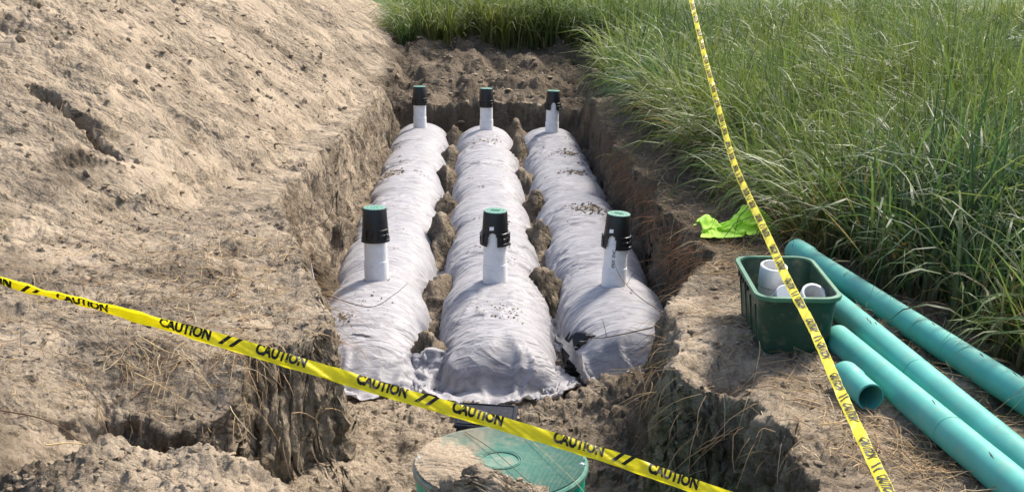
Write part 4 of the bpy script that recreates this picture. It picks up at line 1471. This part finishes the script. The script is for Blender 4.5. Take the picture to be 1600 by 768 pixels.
# upright snapped stalks on the left bank
for _ in range(110):
    x = random.uniform(-2.3, -0.85); y = random.uniform(4.9, 7.6)
    z = tz(x, y)
    if z < -0.15: continue
    L = random.uniform(0.05, 0.17); a = random.uniform(0, 6.28); ln = random.uniform(0, 0.6)
    pts = [[x + math.cos(a) * ln * L * t, y + math.sin(a) * ln * L * t, z - 0.01 + L * t] for t in (0, 0.33, 0.66, 1)]
    items.append((pts, random.uniform(0.001, 0.002), straw_col() * 0.8))
fibres('dry_straw', items, 'scattered dry straw and stalks on the trampled sand', 'straw')

items = []
def hang(x, y, ox, oy, n, spread, col, top=0.0, Lr=(0.10, 0.34)):
    """roots sticking out of a cut edge towards (ox,oy)"""
    for _ in range(n):
        sx = x + random.gauss(0, spread); sy = y + random.gauss(0, spread)
        z0 = max(tz(sx, sy), tz(sx - ox * 0.1, sy - oy * 0.1)) + random.uniform(-0.16, 0.0) + top
        L = random.uniform(*Lr)
        dx = ox + random.gauss(0, 0.4); dy = oy + random.gauss(0, 0.4); up = random.uniform(-0.5, 0.35)
        pts = []
        p = np.array([sx - dx * 0.05, sy - dy * 0.05, z0]); v = np.array([dx, dy, up]); v /= np.linalg.norm(v)
        for j in range(6):
            pts.append(p.copy()); p = p + v * L / 5; v = v + np.array([random.gauss(0, 0.12), random.gauss(0, 0.12), -0.22]); v /= np.linalg.norm(v)
        items.append((pts, random.uniform(0.0010, 0.0022), np.array(col) * random.uniform(0.6, 1.3)))
RED = (0.27, 0.13, 0.065); BR = (0.40, 0.27, 0.15)
for (x, y) in [(1.5, 11.2), (1.5, 10.6), (1.5, 10.0), (1.5, 9.4), (1.5, 8.8), (1.5, 8.2), (1.5, 7.6), (1.48, 7.1), (1.4, 6.6)]:
    hang(x, y, -1, -0.1, 60, 0.16, RED)
for (x, y) in [(1.12, 6.0), (1.0, 5.5), (0.93, 5.1), (0.9, 4.8), (1.05, 4.5), (1.18, 4.2)]:
    hang(x, y, -0.8, -0.5, 36, 0.10, BR)
for (x, y) in [(-1.02, 5.0), (-1.03, 4.85), (-1.0, 4.95), (-1.3, 4.66), (-1.5, 4.66), (-0.8, 5.35)]:
    hang(x, y, 0.4, -0.8, 16, 0.07, BR, 0.0, (0.06, 0.2))
for (x, y) in [(-0.80, 5.75), (-0.95, 6.3), (-1.1, 6.9), (-1.3, 7.5), (-1.45, 8.5), (-1.3, 11.0), (-1.3, 12.5)]:
    hang(x, y, 1, -0.2, 34, 0.12, BR)
fibres('hanging_roots', items, 'fine reddish roots sticking out of the cut trench edges', 'roots')

def clods(name, spots, label):
    base = bmesh.new(); bmesh.ops.create_icosphere(base, subdivisions=1, radius=1.0)
    bv = np.array([v.co[:] for v in base.verts]); bf = np.array([[v.index for v in f.verts] for f in base.faces]); base.free()
    V = []; F = []
    for k, (x, y, z, r) in enumerate(spots):
        s = rng.uniform(0.55, 1.4, 3) * r
        s[2] *= 0.7
        jit = 1 + 0.30 * rng.standard_normal((len(bv), 1))
        a = rng.uniform(0, 6.28); c_, s_ = math.cos(a), math.sin(a)
        p = bv * jit * s
        p = np.stack([p[:, 0] * c_ - p[:, 1] * s_, p[:, 0] * s_ + p[:, 1] * c_, p[:, 2]], -1) + np.array([x, y, z + r * 0.1])
        V.append(p); F.append(bf + k * len(bv))
    me = fast_mesh(name, np.concatenate(V), np.concatenate(F))
    smooth(me, False)
    return tag(link(name, me, M_clod), label, 'soil', kind='stuff')
sp = []
def scatter(n, x0, x1, y0, y1, r0, r1, ok=None):
    x = rng.uniform(x0, x1, n); y = rng.uniform(y0, y1, n)
    z, d, dp, fg = surf(x, y)
    r = r0 + (r1 - r0) * rng.random(n) ** 4
    for i in range(n):
        if ok is None or ok(x[i], y[i], z[i], d[i], dp[i], fg[i]): sp.append((x[i], y[i], z[i], r[i]))
scatter(3000, -2.2, 0.5, 3.0, 4.3, 0.003, 0.016, lambda x, y, z, d, dp, fg: fg > 0.5)
scatter(2200, -1.0, 1.3, 4.2, 6.9, 0.003, 0.022, lambda x, y, z, d, dp, fg: d > 0.1)
scatter(1800, -2.6, -0.7, 4.5, 8.0, 0.003, 0.020, lambda x, y, z, d, dp, fg: d < 0)
scatter(1500, 0.9, 2.0, 3.2, 9.0, 0.003, 0.020, lambda x, y, z, d, dp, fg: d < 0)
scatter(2600, -5.5, -1.2, 7.5, 17.0, 0.004, 0.034, lambda x, y, z, d, dp, fg: dp > 0)
scatter(700, -1.3, 1.9, 15.9, 20.0, 0.008, 0.05)
clods('soil_clods', sp, 'crumbs and clods of loose sandy soil scattered over the dig')

# soil thrown onto the fabric of the rows
sp = []
def on_sheet(i, dx, y, n, sx, sy, r0, r1):
    p = sheet_p[i].reshape(-1, 3)
    for _ in range(n):
        x = ROWS_X[i] + dx + random.gauss(0, sx); yy = y + random.gauss(0, sy)
        d = (p[:, 0] - x) ** 2 + (p[:, 1] - yy) ** 2
        k = int(np.argmin(d - 0.002 * p[:, 2]))
        sp.append((p[k, 0] + random.gauss(0, 0.012), p[k, 1] + random.gauss(0, 0.012), p[k, 2], random.uniform(r0, r1) if random.random() > 0.12 else r1 * 1.3))
on_sheet(2, 0.05, 10.4, 260, 0.09, 0.09, 0.004, 0.013)
on_sheet(2, 0.10, 12.2, 110, 0.09, 0.09, 0.004, 0.013)
on_sheet(2, 0.12, 13.3, 120, 0.08, 0.09, 0.004, 0.014)
on_sheet(0, -0.2, 12.2, 160, 0.08, 0.10, 0.004, 0.014)
on_sheet(0, -0.2, 7.3, 120, 0.08, 0.04, 0.003, 0.008)
on_sheet(0, 0.0, 7.6, 30, 0.1, 0.1, 0.003, 0.007)
on_sheet(1, 0.05, 7.35, 60, 0.10, 0.08, 0.003, 0.008)
on_sheet(1, 0.02, 14.4, 60, 0.10, 0.1, 0.003, 0.01)
for i in range(3):
    for _ in range(14): on_sheet(i, random.uniform(-0.22, 0.22), random.uniform(7.2, 15), 7, 0.025, 0.03, 0.003, 0.008)
clods('thrown_soil', sp, 'crumbs of brown soil lying on the white fabric')

# individual twigs and stalks that stand out
def twig(name, pts, r0, mat, label, cat, group=None, side=None):
    P = catmull(pts, 6)
    o0 = Vector(pts[0])
    root = empty(name, o0)
    mb = MB(); mb.tube([Vector(p) - o0 for p in P], list(np.linspace(r0, r0 * 0.4, len(P))), 5)
    mb.build('stem', mat, root)
    if side:
        for t, d in side:
            p = Vector(P[int(t * (len(P) - 1))]) - o0
            mb = MB(); mb.tube([p, p + Vector(d) * 0.5 + Vector((0, 0, 0.01)), p + Vector(d)], [r0 * 0.6, r0 * 0.45, r0 * 0.25], 4)
            mb.build('side_shoot', mat, root)
    tag(root, label, cat, group)
def zt_(x, y, dz=0.01): return (x, y, tz(x, y) + dz)
twig('twig', [(0.98, 6.05, -0.25), (0.82, 6.25, -0.36), (0.70, 6.40, -0.43), (0.62, 6.45, -0.40)], 0.004, M_twig, 'longest bare brown twig reaching left from the right bank over the open fabric', 'twig', 'twigs by the right fabric corner', [(0.5, (-0.02, 0.06, 0.09)), (0.75, (-0.08, 0.0, -0.05))])
twig('twig', [(1.04, 6.0, -0.16), (0.92, 6.2, -0.12), (0.83, 6.3, -0.04), (0.78, 6.35, 0.06)], 0.003, M_twig, 'thin brown twig curving upward at the right fabric corner', 'twig', 'twigs by the right fabric corner', [(0.6, (0.06, 0.03, 0.08))])
twig('twig', [(1.0, 5.7, -0.28), (0.86, 5.82, -0.40), (0.72, 5.9, -0.44)], 0.0045, M_straw, 'pale stick pointing left out of the right bank below the fabric', 'twig', 'twigs by the right fabric corner')
twig('twig', [(-0.86, 6.3, -0.12), (-0.62, 6.38, -0.22), (-0.48, 6.42, -0.16), (-0.40, 6.45, -0.10)], 0.003, M_twig, 'curved brown twig over the front of the left fabric row', 'twig')
twig('grass_stalk', [zt_(-1.56, 5.08, 0.03), zt_(-1.42, 5.0, 0.05), zt_(-1.30, 4.92, 0.05), zt_(-1.17, 4.82, 0.02)], 0.004, M_straw, 'long pale green-yellow grass stalk lying on the left bank under the tape', 'stalk')
twig('grass_stalk', [zt_(-1.52, 4.86, 0.03), zt_(-1.40, 4.80, 0.04), zt_(-1.26, 4.74, 0.03)], 0.0035, M_straw, 'shorter straw stalk lying on the dark lower ledge of the left bank', 'stalk')
twig('twig', [zt_(-1.95, 4.35, 0.02), zt_(-1.72, 4.42, 0.05), zt_(-1.55, 4.5, 0.06)], 0.004, M_twig, 'dark twig lying behind the front sand mound at far left', 'twig')
twig('grass_stalk', [zt_(-1.70, 4.25, 0.02), zt_(-1.62, 4.33, 0.06), zt_(-1.50, 4.42, 0.11)], 0.004, M_straw, 'pale broken straw crossing the dark twig at far left', 'stalk')
twig('grass_stalk', [zt_(-1.62, 4.62, -0.01), zt_(-1.615, 4.62, 0.09), zt_(-1.60, 4.62, 0.20)], 0.003, M_straw, 'thin straw standing upright at the far left ledge', 'stalk')
twig('grass_stalk', [zt_(1.30, 4.05, 0.02), zt_(1.42, 4.12, 0.03), zt_(1.50, 4.22, 0.03)], 0.0035, M_straw, 'straw lying on the right bank just before the short teal coupling', 'stalk')
twig('grass_stalk', [(0.93, 4.75, -0.35), (0.96, 4.62, -0.42), (0.95, 4.52, -0.66)], 0.003, M_straw, 'pale root hanging down the dark face of the right bank', 'stalk')
twig('twig', [zt_(1.30, 5.0, 0.02), zt_(1.27, 4.85, 0.05), zt_(1.22, 4.70, 0.03)], 0.003, M_straw, 'straw lying on the sand before the green tub', 'stalk')
twig('grass_stalk', [(-0.05, 4.22, -0.055), (0.06, 4.02, -0.045), (0.16, 3.80, -0.045), (0.26, 3.60, -0.05), (0.29, 3.40, -0.09)], 0.0018, M_twig, 'long thin stem lying across the centre of the green lid', 'stalk')
twig('grass_stalk', [(0.19, 4.16, -0.05), (0.27, 3.95, -0.045), (0.35, 3.74, -0.045), (0.39, 3.62, -0.06)], 0.0014, M_straw, 'second thin stem on the right side of the green lid', 'stalk')
twig('root', [(-1.15, 7.2, 0.03), (-0.98, 7.35, 0.06), (-0.92, 7.4, 0.22)], 0.0035, M_twig, 'bare dark twig standing at the left edge beside the left fabric row', 'twig')

# ------------------------------------------------------------------ tall grass
GE_Y = [2.0, 3.6, 4.5, 5.6, 6.6, 7.2, 7.8, 9.0, 9.8, 12.0, 14.2, 17, 19.5]
GE_X = [2.72, 2.52, 2.42, 2.30, 2.14, 2.04, 2.04, 2.04, 2.04, 2.02, 1.9, 1.6, 0.9]

def grass_mesh(name, tufts, label):
    """tufts: list of dict arrays; every blade a bent strip with real width, all in one mesh"""
    V = []; F = []; COL = []; b = 0
    for (x, y, z, L, az, lean, curve, w, col, S) in tufts:
        n = len(x)
        sgn = 1.0 / (S - 1)
        P_ = np.zeros((n, S, 3)); TH = np.zeros((n, S))
        p = np.stack([x, y, z], -1)
        for k in range(S):
            t = k * sgn
            th = lean + curve * t ** 1.6
            TH[:, k] = th; P_[:, k] = p
            thm = lean + curve * (t + 0.5 * sgn) ** 1.6
            p = p + np.stack([np.sin(thm) * np.cos(az), np.sin(thm) * np.sin(az), np.cos(thm)], -1) * (L * sgn)[:, None]
        t = np.linspace(0, 1, S)[None]
        ww = w[:, None] * (1 - t ** 2.5) * (0.75 + 0.5 * np.minimum(t * 3, 1) * 0.5) + 0.0004
        tw = (rng.standard_normal(n) * 0.7)[:, None] * t
        sidev = np.stack([-np.sin(az), np.cos(az), 0 * az], -1)[:, None]
        nrm = np.stack([np.cos(TH) * np.cos(az)[:, None], np.cos(TH) * np.sin(az)[:, None], -np.sin(TH)], -1)
        sv = (sidev * np.cos(tw)[..., None] + nrm * np.sin(tw)[..., None]) * ww[..., None]
        VV = np.stack([P_ - sv, P_ + sv], 2).reshape(n * S * 2, 3)
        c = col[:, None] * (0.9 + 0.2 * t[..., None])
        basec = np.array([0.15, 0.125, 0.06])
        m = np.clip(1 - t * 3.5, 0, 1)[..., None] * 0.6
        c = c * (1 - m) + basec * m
        CC = np.repeat(c[:, :, None], 2, 2).reshape(-1, 3)
        i0 = b + np.arange(n)[:, None] * (2 * S) + 2 * np.arange(S - 1)[None]
        F.append(np.stack([i0, i0 + 1, i0 + 3, i0 + 2], -1).reshape(-1, 4))
        V.append(VV); COL.append(np.concatenate([CC, np.ones((len(CC), 1))], 1))
        b += n * 2 * S
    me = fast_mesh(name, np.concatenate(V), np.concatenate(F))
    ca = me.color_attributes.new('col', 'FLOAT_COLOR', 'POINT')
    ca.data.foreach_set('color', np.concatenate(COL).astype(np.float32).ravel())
    smooth(me)
    return tag(link(name, me, M_grass), label, 'grass', kind='stuff')

def tuft_field(ntuft, per, x0, x1, y0, y1, ok, hs, wid, S, seed, spread=0.06, dead_edge=True, dead=0.05, short=1.0):
    r = np.random.default_rng(seed)
    tx = r.uniform(x0, x1, ntuft); ty = r.uniform(y0, y1, ntuft)
    m = ok(tx, ty); tx, ty = tx[m], ty[m]
    n = len(tx)
    edge = tx - np.interp(ty, GE_Y, GE_X) if dead_edge else np.full(n, 2.0)
    big = 0.78 + 0.40 * r.random(n) + 0.5 * fbm(tx * 0.8, ty * 0.8, oct=2, seed=seed)
    hue = fbm(tx * 0.5, ty * 0.5, oct=3, seed=seed + 3)
    cnt = per
    rep_ = lambda a: np.repeat(a, cnt)
    a = r.uniform(0, 6.283, n * cnt); rad = spread * np.sqrt(r.random(n * cnt)) * rep_(big)
    x = rep_(tx) + rad * np.cos(a); y = rep_(ty) + rad * np.sin(a)
    z = surf(x, y)[0] - 0.02
    e = rep_(edge)
    L = hs * rep_(big) * r.uniform(0.45, 1.0, n * cnt) * short
    isdead = r.random(n * cnt) < np.clip(dead + 0.5 * np.exp(-np.maximum(e, 0) / 0.16) * (1 if dead_edge else 0), 0, 0.75)
    L = np.where(isdead, L * 0.6, L)
    az = a + r.normal(0, 0.8, n * cnt)
    # a breeze and the slope lay the blades over towards the left front
    az = np.where((r.random(n * cnt) < 0.28) & ((e > 0.5) | (y > 6.9)), r.normal(3.6, 0.7, n * cnt), az)
    # by the pipes the blades that would lie across them have been pushed back
    az = np.where((e < 0.6) & (y < 6.9) & (np.cos(az) < -0.2) & (r.random(n * cnt) < 0.85), r.normal(0.8, 0.7, n * cnt), az)
    lean = np.abs(r.normal(0.08, 0.12, n * cnt))
    flop = (e < 0.45) & (r.random(n * cnt) < np.where(y > 6.9, 0.5, 0.10))
    az = np.where(flop, r.normal(3.3, 0.6, n * cnt), az); lean = np.where(flop, lean + 0.35, lean)
    curve = np.where(r.random(n * cnt) < 0.85, r.uniform(1.0, 2.9, n * cnt), r.uniform(0.1, 0.6, n * cnt))
    w = wid * r.uniform(0.55, 1.25, n * cnt)
    c = np.array([0.100, 0.140, 0.044])[None] * r.uniform(0.6, 1.35, (n * cnt, 1))
    c = c * (1 + np.stack([0.75 * rep_(hue), 0.35 * rep_(hue), -0.2 * rep_(hue)], -1))
    pale = r.random(n * cnt) < 0.2
    c = np.where(pale[:, None], np.array([0.165, 0.205, 0.085])[None] * r.uniform(0.8, 1.25, (n * cnt, 1)), c)
    c = np.where(isdead[:, None], np.array([0.30, 0.225, 0.12])[None] * r.uniform(0.5, 1.15, (n * cnt, 1)), c)
    return (x, y, z, L, az, lean, curve, w, np.clip(c, 0.01, 0.6), S)

okR = lambda x, y: (x > np.interp(y, GE_Y, GE_X) + (0.30 * sstep(6.5, 7.5, y) + 0.06) * fbm(x * 1.5, y * 1.5, oct=3, seed=701)) & (x < 0.60 * y + 1.2)
okE = lambda x, y: okR(x, y) & (x < np.interp(y, GE_Y, GE_X) + 0.35)
grass_mesh('tall_grass', [tuft_field(4600, 12, 1.95, 7.2, 2.6, 9.5, okR, 1.05, 0.0080, 7, 71),
                          tuft_field(4000, 11, 1.95, 9.0, 9.5, 14.0, okR, 1.10, 0.0090, 6, 72),
                          tuft_field(4400, 10, 2.0, 15.0, 14.0, 26.0, okR, 1.15, 0.0110, 5, 73),
                          tuft_field(900, 15, 1.9, 3.2, 3.0, 14.0, okE, 0.55, 0.0045, 5, 75)],
           'tall green meadow grass with arching blades right of the trench')
okB = lambda x, y: (y > 19.7 + 0.5 * fbm(x * 1.5, y * 0 + 2, oct=2, seed=702)) & (sdf(x, y, PILE) > -0.1)
grass_mesh('rear_grass', [tuft_field(2600, 14, -6.0, 3.2, 19.8, 25.0, okB, 1.4, 0.0105, 5, 76, 0.09, False)], 'bright green grass growing behind the far end of the trench')
okT = lambda x, y: ((x + 2.90) / 0.10) ** 2 + ((y - 6.76) / 0.15) ** 2 < 1
grass_mesh('grass_clump', [tuft_field(60, 9, -3.1, -2.6, 6.4, 7.1, okT, 0.34, 0.004, 5, 77, 0.04, False, 0.3)], 'small yellow-green grass clump at the left edge of the sand')
